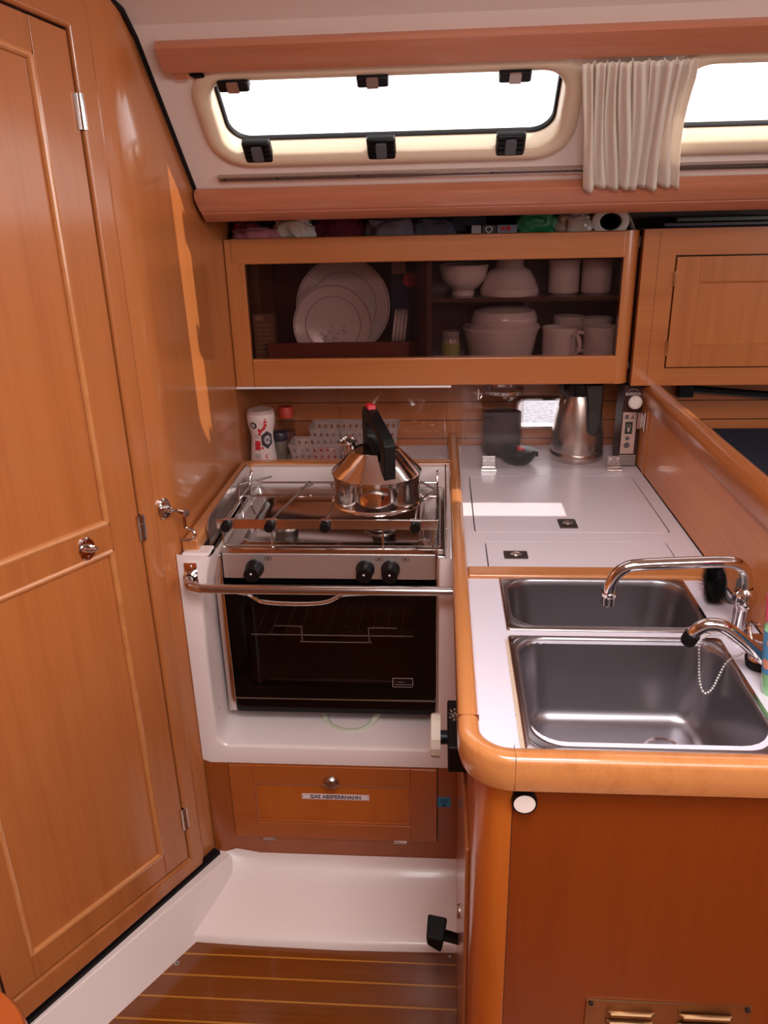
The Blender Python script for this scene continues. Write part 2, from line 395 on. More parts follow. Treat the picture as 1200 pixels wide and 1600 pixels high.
# window 1 and 2 -------------------------------------------------
def make_window(idx, x0, x1, clips_top, clips_bot):
    root = thing('window_%d' % idx, sp((x0 + x1) / 2, .19, 0), 'long opening window with a cream frame' , 'window', kind='structure')
    del root['category']
    n = 8
    L = lambda dx, ds, r, h: [sp(a, b_, h) for a, b_ in rrect(x0 - dx, x1 + dx, .104 - ds, .27 + ds, r, n)]
    bm = bmn()
    loft(bm, [L(.03, .030, .075, 0), L(.026, .026, .072, .006), L(.012, .012, .06, .008), L(.0, .0, .046, .005), L(-.003, -.003, .044, 0), L(-.006, -.005, .042, -.034)])
    obj('window_frame', bm, 'cream', root, sharp=50)
    bm = bmn()
    loft(bm, [L(-.005, -.005, .042, -.030), L(-.010, -.007, .039, -.030), L(-.011, -.008, .038, -.032), L(-.011, -.008, .038, -.040), L(-.004, -.003, .042, -.040)])
    obj('gasket', bm, 'rubber', root)
    bm = bmn(); plate(bm, rrect(x0 + .009, x1 - .009, .110, .263, .036, n), [], sp, -.034, -.039)
    obj('pane', bm, 'pane', root, flat=True)
    for cx in clips_bot:
        bm = bmn(); loft(bm, [[sp(a, b_, h) for a, b_ in rrect(cx - wx, cx + wx, s0, s1, .004, 3)] for wx, s0, s1, h in ((.027, .236, .284, -.004), (.027, .236, .284, .005), (.025, .238, .282, .008))], cap1=True)
        for k in (-1, 1):
            for j in range(3):
                s = .249 + j * .011
                loft(bm, [[sp(a, b_, h) for a, b_ in rrect(cx + k * .017 - .006, cx + k * .017 + .006, s - .002, s + .002, .001, 1)] for h in (.007, .0105)], cap1=True)
        c = obj('clip', bm, 'black', root, label='black window clip')
        bm = bmn(); loft(bm, [[sp(a, b_, h) for a, b_ in rrect(cx - .010, cx + .010, .244, .276, .003, 2)] for h in (.007, .0125)], cap1=True)
        obj('lever', bm, 'greyplastic', c)
    for cx in clips_top:
        bm = bmn(); loft(bm, [[sp(a, b_, h) for a, b_ in rrect(cx - wx, cx + wx, s0, s1, .003, 3)] for wx, s0, s1, h in ((.027, .100, .121, -.006), (.027, .100, .121, .010), (.025, .102, .119, .013))], cap1=True)
        c = obj('hinge', bm, 'black', root, label='black window hinge')
        bm = bmn(); loft(bm, [[sp(a, b_, h) for a, b_ in rrect(cx - .010, cx + .010, .101, .120, .001, 1)] for h in (.010, .0155)], cap1=True)
        obj('hinge_pin', bm, 'alu', c)
    return root
make_window(1, -.408, .216, (-.355, -.115, .125), (-.345, -.110, .130))['label'] = 'long opening window above the stove with cream frame'
make_window(2, .405, 1.30, (.70, 1.15), (.70, 1.15))['label'] = 'second window right of the curtain, cut by the photo edge'
bm = bmn(); loft(bm, [[(a, t, b_) for a, b_ in rrect(.214 - d, .40 + d, .893 - d, .962 + d, .014 + d * .8)] for d, t in ((-.001, 2.126), (-.001, 2.104), (.002, 2.098), (.007, 2.097), (.011, 2.101), (.013, 2.110))])
r = thing('window_3', (.3, 2.11, .89), 'small chrome-framed hull portlight behind the steel jug', None, kind='structure')
obj('port_frame', bm, 'chrome', r)
obj('pane', B((.205, 2.118, .885), (.405, 2.121, .97)), 'pane', r, flat=True)

# sea outside
m, nt, b = newmat('sea_water'); b.inputs['Roughness'].default_value = .25
tc = nt.nodes.new('ShaderNodeTexCoord'); nz = nt.nodes.new('ShaderNodeTexNoise'); nz.inputs['Scale'].default_value = 28; nz.inputs['Detail'].default_value = 6; nz.inputs['Roughness'].default_value = .7
cr = nt.nodes.new('ShaderNodeValToRGB'); cr.color_ramp.elements[0].position = .38; cr.color_ramp.elements[0].color = (.02, .02, .035, 1); cr.color_ramp.elements[1].position = .56; cr.color_ramp.elements[1].color = (.17, .15, .19, 1)
nt.links.new(tc.outputs['Object'], nz.inputs['Vector']); nt.links.new(nz.outputs['Fac'], cr.inputs[0]); nt.links.new(cr.outputs[0], b.inputs['Base Color'])
M['sea'] = m
struct('water', B((-6, 2.3, -.2), (8, 12, -.15)), 'sea', 'sea water outside the hull portlight')

# ceiling trims --------------------------------------------------
bm = bmn(); xa, xb = -.462, 1.8
def slope_bar(bm, x0, x1, prof, x0b=None):
    """prof [(s,h)], left end may slant: x0 at first profile point .. x0b"""
    n = len(prof); smin = min(p[0] for p in prof); smax = max(p[0] for p in prof)
    xs = [x0 + ((x0b if x0b is not None else x0) - x0) * (p[0] - smin) / (smax - smin) for p in prof]
    A = [bm.verts.new(sp(xs[i], *prof[i])) for i in range(n)]; C_ = [bm.verts.new(sp(x1, *p)) for p in prof]
    bm.faces.new(A); bm.faces.new(C_[::-1])
    for i in range(n): bm.faces.new((A[i], A[(i + 1) % n], C_[(i + 1) % n], C_[i]))
    return bm
slope_bar(bm, -.464, 1.8, [(.028, 0), (.026, .010), (.030, .016), (.050, .019), (.074, .018), (.078, .014), (.078, 0)])
struct('trim_1', bm, 'wood_trim', 'upper wooden trim above the windows', sharp=40)
bm = bmn(); slope_bar(bm, -.452, -.425, [(.076, 0), (.076, .015), (.090, .014), (.094, .010), (.094, 0)], -.447)
struct('trim_2', bm, 'wood_trim', 'left end foot of the upper trim', bev=.003)
bm = bmn(); slope_bar(bm, -.494, 1.8, [(.352, .002), (.352, .020), (.358, .024), (.390, .026), (.392, .023), (.396, .022), (.398, .024), (.424, .022), (.429, .018), (.429, .002)], -.488)
struct('trim_3', bm, 'wood_trim', 'wooden trim board below the windows', sharp=40)
# dark seal where the bulkhead meets the ceiling
pts = [(-.494, y, z) for y, z in ((2.0, 1.21), (1.757, 1.440), (1.724, 1.470), (1.60, 1.584), (1.50, 1.676), (1.431, 1.738), (1.40, 1.757), (1.375, 1.768))] 
pts = [sp(-.495, .44, .0), sp(-.495, .2, .0), sp(-.495, .02, .0)] + [(-.496, 1.40, 1.757), (-.508, 1.36, 1.774)] + [dp(u, .004, z) for u, z in ((.03, 1.788), (.09, 1.80), (.25, 1.828), (.6, 1.86))]
struct('trim_4', tube(bmn(), pts, .0045, 6), 'rubber', 'dark seal between bulkhead and headliner')

# floor pan ------------------------------------------------------
bm = bmn()
us = [.95, .7, .45, .3, .158, .06, -.045]
rows = []
for u in us:
    k = (u + .05) / .49; v0 = .041 - .0165 * min(max(k, 0), 1.1)
    rows.append([dp(u, -.002, .0), dp(u, -.002, .104), dp(u, v0 - .0015, .104), dp(u, v0 + .0005, .1025), dp(u, v0 + .012, .066), dp(u, v0 + .026, .02), dp(u, v0 + .034, -.004)])
V = [[bm.verts.new(p) for p in r_] for r_ in rows]
for a, b_ in zip(V, V[1:]):
    for k in range(len(a) - 1): bm.faces.new((a[k], a[k + 1], b_[k + 1], b_[k]))
obj_r = struct('trim_5', bm, 'gel_pan', 'white moulded ledge along the foot of the door bulkhead', sharp=22)
# pan surface
bm = bmn(); xs = [-.60, -.57, -.54, -.51, -.48, -.455, -.40, -.2, 0, .06]
ys = [1.203, 1.206, 1.212, 1.24, 1.27, 1.30, 1.325, 1.34, 1.348, 1.352, 1.3535]
zs = [-.004, .014, .0185, .028, .040, .053, .066, .076, .084, .093, .104]
G = []
for x in xs:
    row = []
    for y, z in zip(ys, zs):
        bow = .012 * math.sin(PI * min(max((x + .55) / .62, 0), 1))
        yy = y + (.0 - bow) * (1.36 - y) / .16 * .6
        zz = z
        if x < -.44 and y > 1.33: zz = max(z, .103) if x < -.462 else z + .01
        row.append(bm.verts.new((x, yy, zz)))
    G.append(row)
for a, b_ in zip(G, G[1:]):
    for k in range(len(a) - 1): bm.faces.new((a[k], b_[k], b_[k + 1], a[k + 1]))
struct('trim_6', bm, 'gel_pan', 'white moulded floor pan at the foot of the galley', sharp=60)
struct('baseboard_left', xf(B((-.035, .0, .1040), (1.2, .0185, .1125)), DM), 'rubber', 'dark seal under the door frame')

# door -----------------------------------------------------------
door = thing('door_1', dp(.25, 0, .12), 'tall panelled cabin door at left with chrome hinges', None, kind='structure')
top = lambda u: 1.709 + .2 * (u - .045)
bot = lambda u: .159 + .052 * (u - .045)
def dslab(bm, u0, u1, v0, v1, zb0, zb1, zt0, zt1):
    return hexa(bm, [dp(u0, v0, zb0), dp(u1, v0, zb1), dp(u1, v1, zb1), dp(u0, v1, zb0), dp(u0, v0, zt0), dp(u1, v0, zt1), dp(u1, v1, zt1), dp(u0, v1, zt0)])
UL, UR = .462, .047      # leaf edges
f = bmn()
dslab(f, .006, .044, 0, .016, .125, .127, 1.753, 1.76)                                 # hinge jamb
dslab(f, .010, .53, 0, .0158, bot(.01) - .0435, bot(.53) - .066, bot(.01) - .004, bot(.53) - .004)
dslab(f, .010, .53, 0, .0158, top(.01) + .004, top(.53) + .004, top(.01) + .045, top(.53) + .045)
dslab(f, .466, .52, 0, .016, .15, .15, 1.8, 1.8)
obj('door_frame', f, 'wood_z', door, bev=.006, seg=3)
ST = .059
leaf = bmn()
dslab(leaf, UR, UR + ST, .001, .012, bot(UR), bot(UR + ST), top(UR), top(UR + ST))
dslab(leaf, .408, UL, .001, .012, bot(.408), bot(UL), top(.408), top(UL))
dslab(leaf, UR + ST, .408, .001, .0115, bot(.106), bot(.408), bot(.106) + .052, bot(.408) + .052)
dslab(leaf, UR + ST, .408, .001, .0115, .914, .914, .960, .960)
dslab(leaf, UR + ST, .408, .001, .0115, top(.106) - .045, top(.408) - .045, top(.106), top(.408))
obj('door_leaf', leaf, 'wood_z', door, bev=.0012)
for nm, z0, z1, t0, t1 in (('lower', bot(.106) + .050, bot(.408) + .050, .916, .916), ('upper', .958, .958, top(.106) - .043, top(.408) - .043)):
    p = bmn(); dslab(p, .104, .41, .001, .006, z0, z1, t0, t1)
    pn = obj('door_panel', p, 'wood_panel', door)
    loop = [dp(.110, .008, z0 + .006), dp(.404, .008, z1 + .006), dp(.404, .008, t1 - .006), dp(.110, .008, t0 - .006)]
    mb = bmn()
    for i in range(4): tube(mb, [loop[i], loop[(i + 1) % 4]], .0062, 10)
    obj('moulding', mb, 'wood_edge', pn)
# dark gap round the leaf
g = bmn()
dslab(g, .0445, .0468, .0, .003, bot(.04), bot(.04), top(.04), top(.04)); dslab(g, .0445, .466, 0, .003, bot(.045) - .004, bot(.466) - .004, bot(.045), bot(.466)); dslab(g, .0445, .466, 0, .003, top(.045), top(.466), top(.045) + .004, top(.466) + .004)
dslab(g, .462, .466, 0, .003, .18, .18, 1.79, 1.79)
obj('door_gap', g, 'seam', door)
for z0, z1 in ((1.580, 1.629), (.908, .957), (.238, .292)):
    h = bmn(); tube(h, [dp(.0435, .016, z0), dp(.0435, .016, z1)], .0042, 10)
    for k in range(1, 3): tube(h, [dp(.0435, .016, z0 + (z1 - z0) * k / 3 - .0004), dp(.0435, .016, z0 + (z1 - z0) * k / 3 + .0004)], .0047, 10)
    dslab(h, .036, .052, .0125, .0165, z0, z0, z1, z1)
    obj('hinge', h, 'steel', door, label='chrome door hinge')
# oval eye plate on the mid rail
def oval_plate(parent, u, z, name, label):
    bm = bmn(); pr = []
    pl = lambda k, v: [dp(u + .016 * k * math.cos(2 * PI * i / 28), v, z + .021 * k * math.sin(2 * PI * i / 28)) for i in range(28)]
    loft(bm, [pl(1, .0115), pl(1, .0145), pl(.9, .0165)], cap1=True)
    for s in (-1, 1):
        q = lambda k, v: [dp(u + .003 * k * math.cos(2 * PI * i / 10), v, z + s * .0145 + .003 * k * math.sin(2 * PI * i / 10)) for i in range(10)]
        loft(bm, [q(1, .016), q(.8, .0178)], cap1=True)
    e = obj(name, bm, 'chrome', parent, label=label)
    bm = bmn(); tube(bm, smooth_path([dp(u + .009, .016, z + .003), dp(u + .004, .026, z + .002), dp(u - .004, .028, z + .001), dp(u - .010, .024, z), dp(u - .010, .016, z - .001)], 5), .0042, 10)
    obj('eye', bm, 'chrome', e)
    return e
oval_plate(door, .159, .934, 'catch_plate', 'oval chrome eye plate on the door rail')

# cabin hook on the bulkhead corner
hk = thing('cabin_hook', dp(-.02, 0, .93), 'chrome cabin hook hanging from an oval plate on the bulkhead', 'hook')
bm = bmn(); u, z = -.020, .945
pl = lambda k, v: [dp(u + .015 * k * math.cos(2 * PI * i / 28), v, z + .021 * k * math.sin(2 * PI * i / 28)) for i in range(28)]
loft(bm, [pl(1, -.006), pl(1, .004), pl(.9, .006)], cap1=True)
for s in (-1, 1):
    q = lambda k, v: [dp(u + .003 * k * math.cos(2 * PI * i / 10), v, z + s * .0145 + .003 * k * math.sin(2 * PI * i / 10)) for i in range(10)]
    loft(bm, [q(1, .005), q(.8, .0075)], cap1=True)
obj('plate', bm, 'chrome', hk)
bm = bmn(); tube(bm, smooth_path([dp(-.012, .004, .948), dp(-.014, .016, .947), dp(-.022, .020, .944), dp(-.030, .014, .943), dp(-.028, .004, .943)], 5), .004, 10)
tube(bm, [dp(-.02, .014, .944), dp(-.031, .030, .943), dp(-.035, .036, .943)], .0032, 10)
tube(bm, [dp(-.035, .030, .940), dp(-.035, .046, .940)], .008, 14)
obj('swivel', bm, 'chrome', hk)
hx, hy = dp(-.035, .038, 0)[:2]
bm = bmn(); tube(bm, smooth_path([(hx, hy, .938), (hx, hy, .917), (hx + .002, hy, .908), (hx + .012, hy + .002, .902), (hx + .016, hy + .002, .893), (hx + .010, hy, .886), (hx - .002, hy - .002, .885), (hx - .013, hy - .003, .887)], 6), .0030, 10)
obj('hook', bm, 'chrome', hk)

# ================================================================== GALLEY LEFT: recess liner, drawer front, stove surround
lin_root = thing('stove_recess', (-.23, 1.36, .355), 'white moulded recess around the stove with a low front lip', 'stove recess')
def liner_section():
    bm = bmn()
    # outer frame face as a plate with a rounded opening (in XZ at Y=1.353)
    # left post, bottom lip, right post
    n = 6
    op = []                                     # opening path from top-left, down, across, up
    op += [(-.440, .84), (-.452, .80), (-.4635, .76), (-.4685, .70), (-.4705, .60), (-.4705, .43)]
    op += [(-.4705 + .03 * (1 - math.cos(t)), .427 - .03 * math.sin(t)) for t in [PI / 2 * k / 5 for k in range(1, 6)]]
    op += [(.0 - .02 + .03 * math.sin(t) - .01, .427 - .03 * math.cos(t)) for t in [PI / 2 * k / 5 for k in range(0, 6)]]
    op += [(.0, .60), (.0, .84)]
    out = [(-.506, .845), (-.506, .80), (-.506, .76), (-.506, .70), (-.506, .60), (-.506, .43)]
    out += [(-.506, .42), (-.506, .40), (-.506, .38), (-.506, .36), (-.49, .353)] + [(-.02, .353)] + [(.04, .353), (.04, .37), (.04, .39), (.04, .41), (.04, .42)] + [(.04, .60), (.04, .84)]
    assert len(op) == len(out), (len(op), len(out))
    def lip(o, d, y, extra=0):
        r_ = []
        for i, (x, z) in enumerate(o):
            cx, cz = -.235, .62
            dx = d if x < cx - .15 else (-d if x > cx + .15 else 0)
            dz = d if z < .43 else 0
            r_.append((x + dx * (1 if z > .41 or True else 0), y, z + dz))
        return r_
    rowsL = [[(x, 1.358, z) for x, z in out], [(x, 1.3535, z) for x, z in out], lip(op, -.005, 1.353), lip(op, -.001, 1.356), lip(op, .001, 1.364), lip(op, .004, 1.45), lip(op, .006, 1.84)]
    # interior floor is slightly below the lip
    V = [[bm.verts.new(p) for p in r_] for r_ in rowsL]
    for a, b_ in zip(V, V[1:]):
        for k in range(len(a) - 1): bm.faces.new((a[k], a[k + 1], b_[k + 1], b_[k]))
    return bm
obj('liner_shell', liner_section(), 'gel', lin_root, sharp=60)
bm = bmn(); plate(bm, rrect(-.475, .03, .38, .862, .01, 2), [], lambda a, b_, t: (a, t, b_), 1.838, 1.856)
obj('liner_back', bm, 'gel', lin_root)
# cove between the side and the front face (top left shoulder)
bm = bmn(); prism(bm, [(-.4985, .78), (-.462, .80), (-.452, .826), (-.44, .846), (-.4985, .846)], 'y', 1.356, 1.40)
obj('liner_shoulder', bm, 'gel', lin_root, bev=.006, seg=3)
for y, z in ((1.397, .734), (1.390, .467)):
    obj('screw', disc(bmn(), (-.4695, y, z), .0025, .001, 'x', 10), 'seam', lin_root)

# wooden fiddle round the stove (left side and back)
bm = bmn(); hw = .017
path = [(-.483, 1.373), (-.483, 1.40), (-.483, 1.6), (-.483, 1.852), (-.463, 1.872), (-.2, 1.872), (.03, 1.872)]
pf = [(.0165, .842), (.0165, .864), (.012, .868), (-.011, .868), (-.0155, .864), (-.0165, .842)]
sweep_wall(bm, path, pf)
fr = obj('stove_fiddle', bm, 'wood_edge', None, bev=.005, seg=3, label='low varnished wooden rim left of and behind the stove', cat='wooden rim')
# grab rail across the stove
gr = thing('grab_rail', (-.22, 1.31, .79), 'long stainless steel safety bar across the stove front', 'grab rail')
p = smooth_path([(-.481, 1.352, .797), (-.481, 1.338, .797), (-.474, 1.320, .796), (-.455, 1.311, .795), (-.42, 1.309, .794), (-.2, 1.309, .794), (.03, 1.309, .794)], 6)
obj('bar', tube(bmn(), p, .0092, 16), 'steel', gr)
bm = bmn(); loft(bm, [[(a, y, b_) for a, b_ in rrect(-.4925, -.4675, .773, .828, .002, 2)] for y in (1.3535, 1.3505)], cap1=True)
bp_ = obj('mounting_plate', bm, 'chrome', gr)
bm = disc(bmn(), (-.480, 1.3505, .820), .0035, -.0025, 'y', 12); obj('screw', bm, 'chrome', bp_)
obj('collar', lathe(bmn(), [(.0145, 0), (.0145, -.004), (.010, -.008)], (-.481, 1.3505, .798), 20, 'y'), 'chrome', gr)

# drawer / valve locker front
fb = thing('galley_base_panel', (-.23, 1.36, .10), 'varnished base panel below the stove recess holding a hinged flap', 'cabinet')
DOORX0, DOORX1, DZ0, DZ1 = -.4515, -.0025, .1525, .3465
bm = bmn(); plate(bm, [(-.503, .10), (.043, .085), (.043, .3525), (-.503, .3525)], [[(DOORX0 - .002, DZ0 - .002), (DOORX0 - .002, .351), (DOORX1 + .002, .351), (DOORX1 + .002, DZ0 - .002)]], lambda a, b_, t: (a, t, b_), 1.3545, 1.37)
obj('surround', bm, wood('base_panel_wood', (152, 76, 28), 'z', dark=.86), fb)
obj('dark_backing', B((-.47, 1.372, .13), (.02, 1.374, .352)), 'seam', fb)
flap = bmn()
X0, X1, Z0, Z1 = DOORX0, DOORX1, DZ0, DZ1 + .0035
box(flap, (X0, 1.349, Z0), (X0 + .052, 1.366, Z1)); box(flap, (X1 - .056, 1.349, Z0), (X1, 1.366, Z1))
box(flap, (X0 + .052, 1.3492, Z0), (X1 - .056, 1.366, Z0 + .043)); box(flap, (X0 + .052, 1.3492, Z1 - .048), (X1 - .056, 1.366, Z1))
fl = obj('flap', flap, 'wood_flap', fb, bev=.0015)
obj('flap_panel', B((X0 + .05, 1.355, Z0 + .04), (X1 - .054, 1.364, Z1 - .045)), wood('flap_panel_wood', (184, 96, 30), 'z'), fl)
mb = bmn(); lp = [(X0 + .054, 1.354, Z0 + .045), (X1 - .058, 1.354, Z0 + .045), (X1 - .058, 1.354, Z1 - .050), (X0 + .054, 1.354, Z1 - .050)]
for i in range(4): tube(mb, [lp[i], lp[(i + 1) % 4]], .0032, 8)
obj('moulding', mb, 'wood_flap', fl)
bm = bmn(); lathe(bm, [(0, -.017), (.012, -.016), (.0165, -.012), (.017, -.008), (.012, -.005), (.010, 0)], (-.228, 1.349, .318), 24, 'y', sy=.85)
obj('knob', bm, 'brushed', fl, label='oval brushed metal push knob')
for x in (-.375, -.083):
    hb = bmn(); tube(hb, [(x - .014, 1.3475, Z0 - .001), (x + .014, 1.3475, Z0 - .001)], .0028, 8); box(hb, (x - .014, 1.3485, Z0 - .004), (x + .014, 1.3495, Z0 + .003))
    obj('hinge', hb, 'chrome', fl)
lb = thing('label_strip', (-.222, 1.3540, .262), 'small white printed strip reading GAS ABSPERRHAHN on the flap', 'label')
LS = Matrix.Translation((-.222, 1.3535, .267)) @ Matrix.Rotation(-.03 * 0, 4, 'Y')
obj('strip', B((-.296, 1.3533, .2600), (-.149, 1.3545, .2745)), plain('label_white', (228, 216, 214), .4), lb, bev=.0004)
bm = bmn(); ol = [(-.294, .2615), (-.151, .2615), (-.151, .2730), (-.294, .2730)]
il = [(-.293, .2623), (-.152, .2623), (-.152, .2722), (-.293, .2722)]
plate(bm, ol, [il[::-1]], lambda a, b_, t: (a, t, b_), 1.3533, 1.3531)
obj('border', bm, plain('label_red', (196, 120, 120), .5), lb)
text('lettering', 'GAS ABSPERRHAHN', .0125, plain('label_ink', (40, 30, 50), .5), lb, face_front(-.2225, 1.3531, .2672), bold=True)
bs = thing('blue_sticker', (.0135, 1.354, .245), 'small square blue sticker right of the flap', 'sticker')
obj('paper', B((-.001, 1.3538, .2485), (.0265, 1.3546, .275)), plain('sticker_blue', (60, 140, 176), .5), bs)
bm = bmn()
for i, (a, c) in enumerate(((.003, .023), (.006, .020), (.004, .022), (.005, .021))): box(bm, (a, 1.3535, .270 - i * .0037), (c, 1.3538, .2712 - i * .0037))
box(bm, (.009, 1.3535, .250), (.0165, 1.3538, .2555))
obj('print', bm, plain('sticker_ink', (26, 50, 80), .5), bs)

# ------------------------------------------------------------------ STOVE
SX0, SX1, SY0, SY1, SZ0, SZ1 = -.458, .012, 1.43, 1.80, .432, .82
stv = thing('gimballed_stove', ((SX0 + SX1) / 2, 1.6, SZ0), 'two-burner stainless steel marine gas stove with a dark glass oven door', 'stove')
bm = bmn(); box(bm, (SX0, SY0 + .004, SZ0 + .012), (SX0 + .018, SY1, SZ1 - .006)); box(bm, (SX1 - .018, SY0 + .004, SZ0 + .012), (SX1, SY1, SZ1 - .006))
box(bm, (SX0, SY1 - .01, SZ0 + .012), (SX1, SY1, SZ1 - .006)); box(bm, (SX0, SY0 + .03, SZ0 + .012), (SX1, SY1, SZ0 + .02))
obj('body', bm, 'steel', stv, bev=.003)
bm = bmn()
ox = (SX0 + .02, SX1 - .02)
box(bm, (ox[0], SY1 - .05, SZ0 + .03), (ox[1], SY1 - .045, .74)); box(bm, (ox[0], SY0 + .02, SZ0 + .03), (ox[1], SY1 - .045, SZ0 + .035)); box(bm, (ox[0], SY0 + .02, .735), (ox[1], SY1 - .045, .74))
box(bm, (ox[0], SY0 + .02, SZ0 + .03), (ox[0] + .03, SY1 - .045, .74)); box(bm, (ox[1] - .03, SY0 + .02, SZ0 + .03), (ox[1], SY1 - .045, .74))
ov = obj('oven_cavity', bm, 'ovendark', stv)
bm = bmn(); 
yf, yb = SY0 + .05, SY1 - .06
tube(bm, [(ox[0] + .03, yf, .596), (ox[1] - .03, yf, .596)], .0014, 6)
tube(bm, smooth_path([(-.355, yf - .004, .620), (-.30, yf - .004, .620), (-.296, yf - .004, .612), (-.296, yf - .004, .586), (-.29, yf - .004, .582), (-.155, yf - .004, .582), (-.15, yf - .004, .586), (-.15, yf - .004, .612), (-.146, yf - .004, .618), (-.09, yf - .004, .618)], 3), .0013, 6)
for k in range(12):
    x = ox[0] + .04 + k * (ox[1] - ox[0] - .08) / 11
    tube(bm, [(x, yf, .596), (x, yb, .596)], .0004, 4)
tube(bm, [(ox[0] + .03, yb, .596), (ox[1] - .03, yb, .596)], .0014, 6)
obj('oven_rack', bm, plain('rack_wire', (170, 160, 152), .4), ov)
bm = bmn(); box(bm, (-.385, SY0 + .06, SZ0 + .04), (-.06, SY1 - .08, SZ0 + .046)); obj('burner_tray', bm, 'brushed', ov)
# control panel
bm = bmn(); prism(bm, [(SY0, .757), (SY0, .812), (SY0 + .012, .820), (SY0 + .03, .820), (SY0 + .03, .757)], 'x', SX0 + .018, SX1 - .018)
cp = obj('control_panel', bm, plain('panel_steel', (214, 204, 200), .36, metal=.85, noise_amt=.08, noise_scale=30), stv, bev=.0015)
for x in (-.352, -.127, -.074):
    bm = bmn()
    pl_ = [(x, .7985), (x + .014, .7985), (x + .014, .8055), (x, .8055)]
    plate(bm, pl_, [[(x + .001, .7993), (x + .001, .8047), (x + .013, .8047), (x + .013, .7993)]], lambda a, b_, t: (a, t, b_), SY0 - .0001, SY0 - .0004)
    box(bm, (x + .005, SY0 - .0004, .801), (x + .009, SY0 - .0001, .8035))
    obj('printed_mark', bm, 'black', cp)
for x in (-.374, -.148, -.097):
    kb = bmn(); lathe(kb, [(0, 0), (.019, 0), (.019, -.008), (.0165, -.012), (.0160, -.034), (.0150, -.036), (0, -.036)], (x, SY0, .781), 28, 'y')
    ko = obj('knob', kb, 'black', stv, label='black round stove knob')
    obj('knob_dot', disc(bmn(), (x, SY0 - .036, .784), .0022, -.0006, 'y', 10), 'white_plastic', ko)
# chrome column strips left and right of the oven
bm = bmn(); box(bm, (SX0, SY0 - .006, SZ0 + .004), (SX0 + .017, SY0 + .02, .812)); obj('side_column', bm, 'chrome', stv, bev=.002)
bm = bmn(); box(bm, (SX1 - .017, SY0 - .006, SZ0 + .004), (SX1, SY0 + .02, .812)); obj('side_column', bm, 'chrome', stv, bev=.002)
# oven door
bm = bmn(); a0, a1 = SX0 + .019, SX1 - .019
plate(bm, rrect(a0, a1, .434, .742, .004, 3), [rrect(a0 + .035, a1 - .045, .500, .700, .01, 3)[::-1]], lambda a, b_, t: (a, t, b_), SY0 - .004, SY0 + .014)
od = obj('oven_door', bm, 'blackglass', stv, bev=.001)
obj('door_window', B((a0 + .03, SY0 - .002, .495), (a1 - .04, SY0 + .002, .705)), 'oven_glass', od, flat=True)
bm = bmn(); box(bm, (a0, SY0 - .007, .724), (a1, SY0 - .003, .736)); obj('top_strip', bm, 'steel', od, bev=.001)
bm = bmn(); box(bm, (a0, SY0 - .006, .468), (a1, SY0 - .0035, .4705)); obj('lower_strip', bm, 'brushed', od)
p = smooth_path([(a0 + .012, SY0 - .008, .730), (a0 + .045, SY0 - .014, .729), (a0 + .062, SY0 - .022, .725), (a0 + .080, SY0 - .028, .719), (-.32, SY0 - .030, .716), (-.26, SY0 - .030, .716), (-.225, SY0 - .028, .720), (-.205, SY0 - .022, .727), (-.185, SY0 - .014, .730), (-.10, SY0 - .009, .7305), (a1 - .012, SY0 - .008, .7305)], 5)
obj('handle', tube(bmn(), p, .0042, 10), 'chrome', od)
bm = bmn(); plate(bm, rrect(a1 - .091, a1 - .047, .502, .525, .001, 1), [rrect(a1 - .0895, a1 - .0485, .5035, .5235, .001, 1)[::-1]], lambda a, b_, t: (a, t, b_), SY0 - .0022, SY0 - .0026)
box(bm, (a1 - .086, SY0 - .0026, .508), (a1 - .05, SY0 - .0022, .5092)); box(bm, (a1 - .078, SY0 - .0026, .514), (a1 - .068, SY0 - .0022, .5155))
obj('rating_print', bm, plain('print_grey', (150, 130, 126), .5), od)
# hob plate with pressed tray
hobz = .812
bm = bmn()
T = lambda x0, x1, y0, y1, r_, z: [(a, b_, z) for a, b_ in rrect(x0, x1, y0, y1, r_, 5)]
loft(bm, [T(SX0, SX1, SY0 + .0, SY1, .006, .814), T(SX0, SX1, SY0 + .0, SY1, .006, .822), T(SX0 + .003, SX1 - .003, SY0 + .004, SY1 - .003, .006, .825), T(SX0 + .012, SX1 - .012, SY0 + .014, SY1 - .012, .01, .824), T(SX0 + .016, SX1 - .016, SY0 + .018, SY1 - .016, .01, .812), T(SX0 + .04, SX1 - .04, SY0 + .05, SY1 - .04, .03, .811), T(SX0 + .044, SX1 - .044, SY0 + .054, SY1 - .044, .028, .814), T(SX0 + .047, SX1 - .047, SY0 + .057, SY1 - .047, .026, .814), T(SX0 + .055, SX1 - .055, SY0 + .065, SY1 - .055, .022, .806)], cap1=True)
obj('hob_tray', bm, 'steel', stv, sharp=50)
for bx in (-.335, -.128):
    bb = lathe(bmn(), [(.034, .806), (.034, .808), (.024, .811), (.023, .8125), (0, .813)], (bx, 1.60 if bx < -.3 else 1.575, 0), 28)
    br = obj('burner', bb, 'brushed', stv)
    obj('burner_cap', lathe(bmn(), [(.0225, .8125), (.0245, .815), (.023, .819), (0, .820)], (bx, 1.60 if bx < -.3 else 1.575, 0), 28), 'black', br, label='black burner cap')
# fold-up side guards
for x0 in (SX0 - .005, SX1 + .001):
    bm = bmn(); prism(bm, [(SY0 + .002, .80), (SY0 - .006, .872), (SY0 + .010, .889), (SY1 - .03, .892), (SY1 - .004, .878), (SY1 - .004, .80)], 'x', x0, x0 + .003)
    obj('side_guard', bm, 'steel', stv, bev=.001)
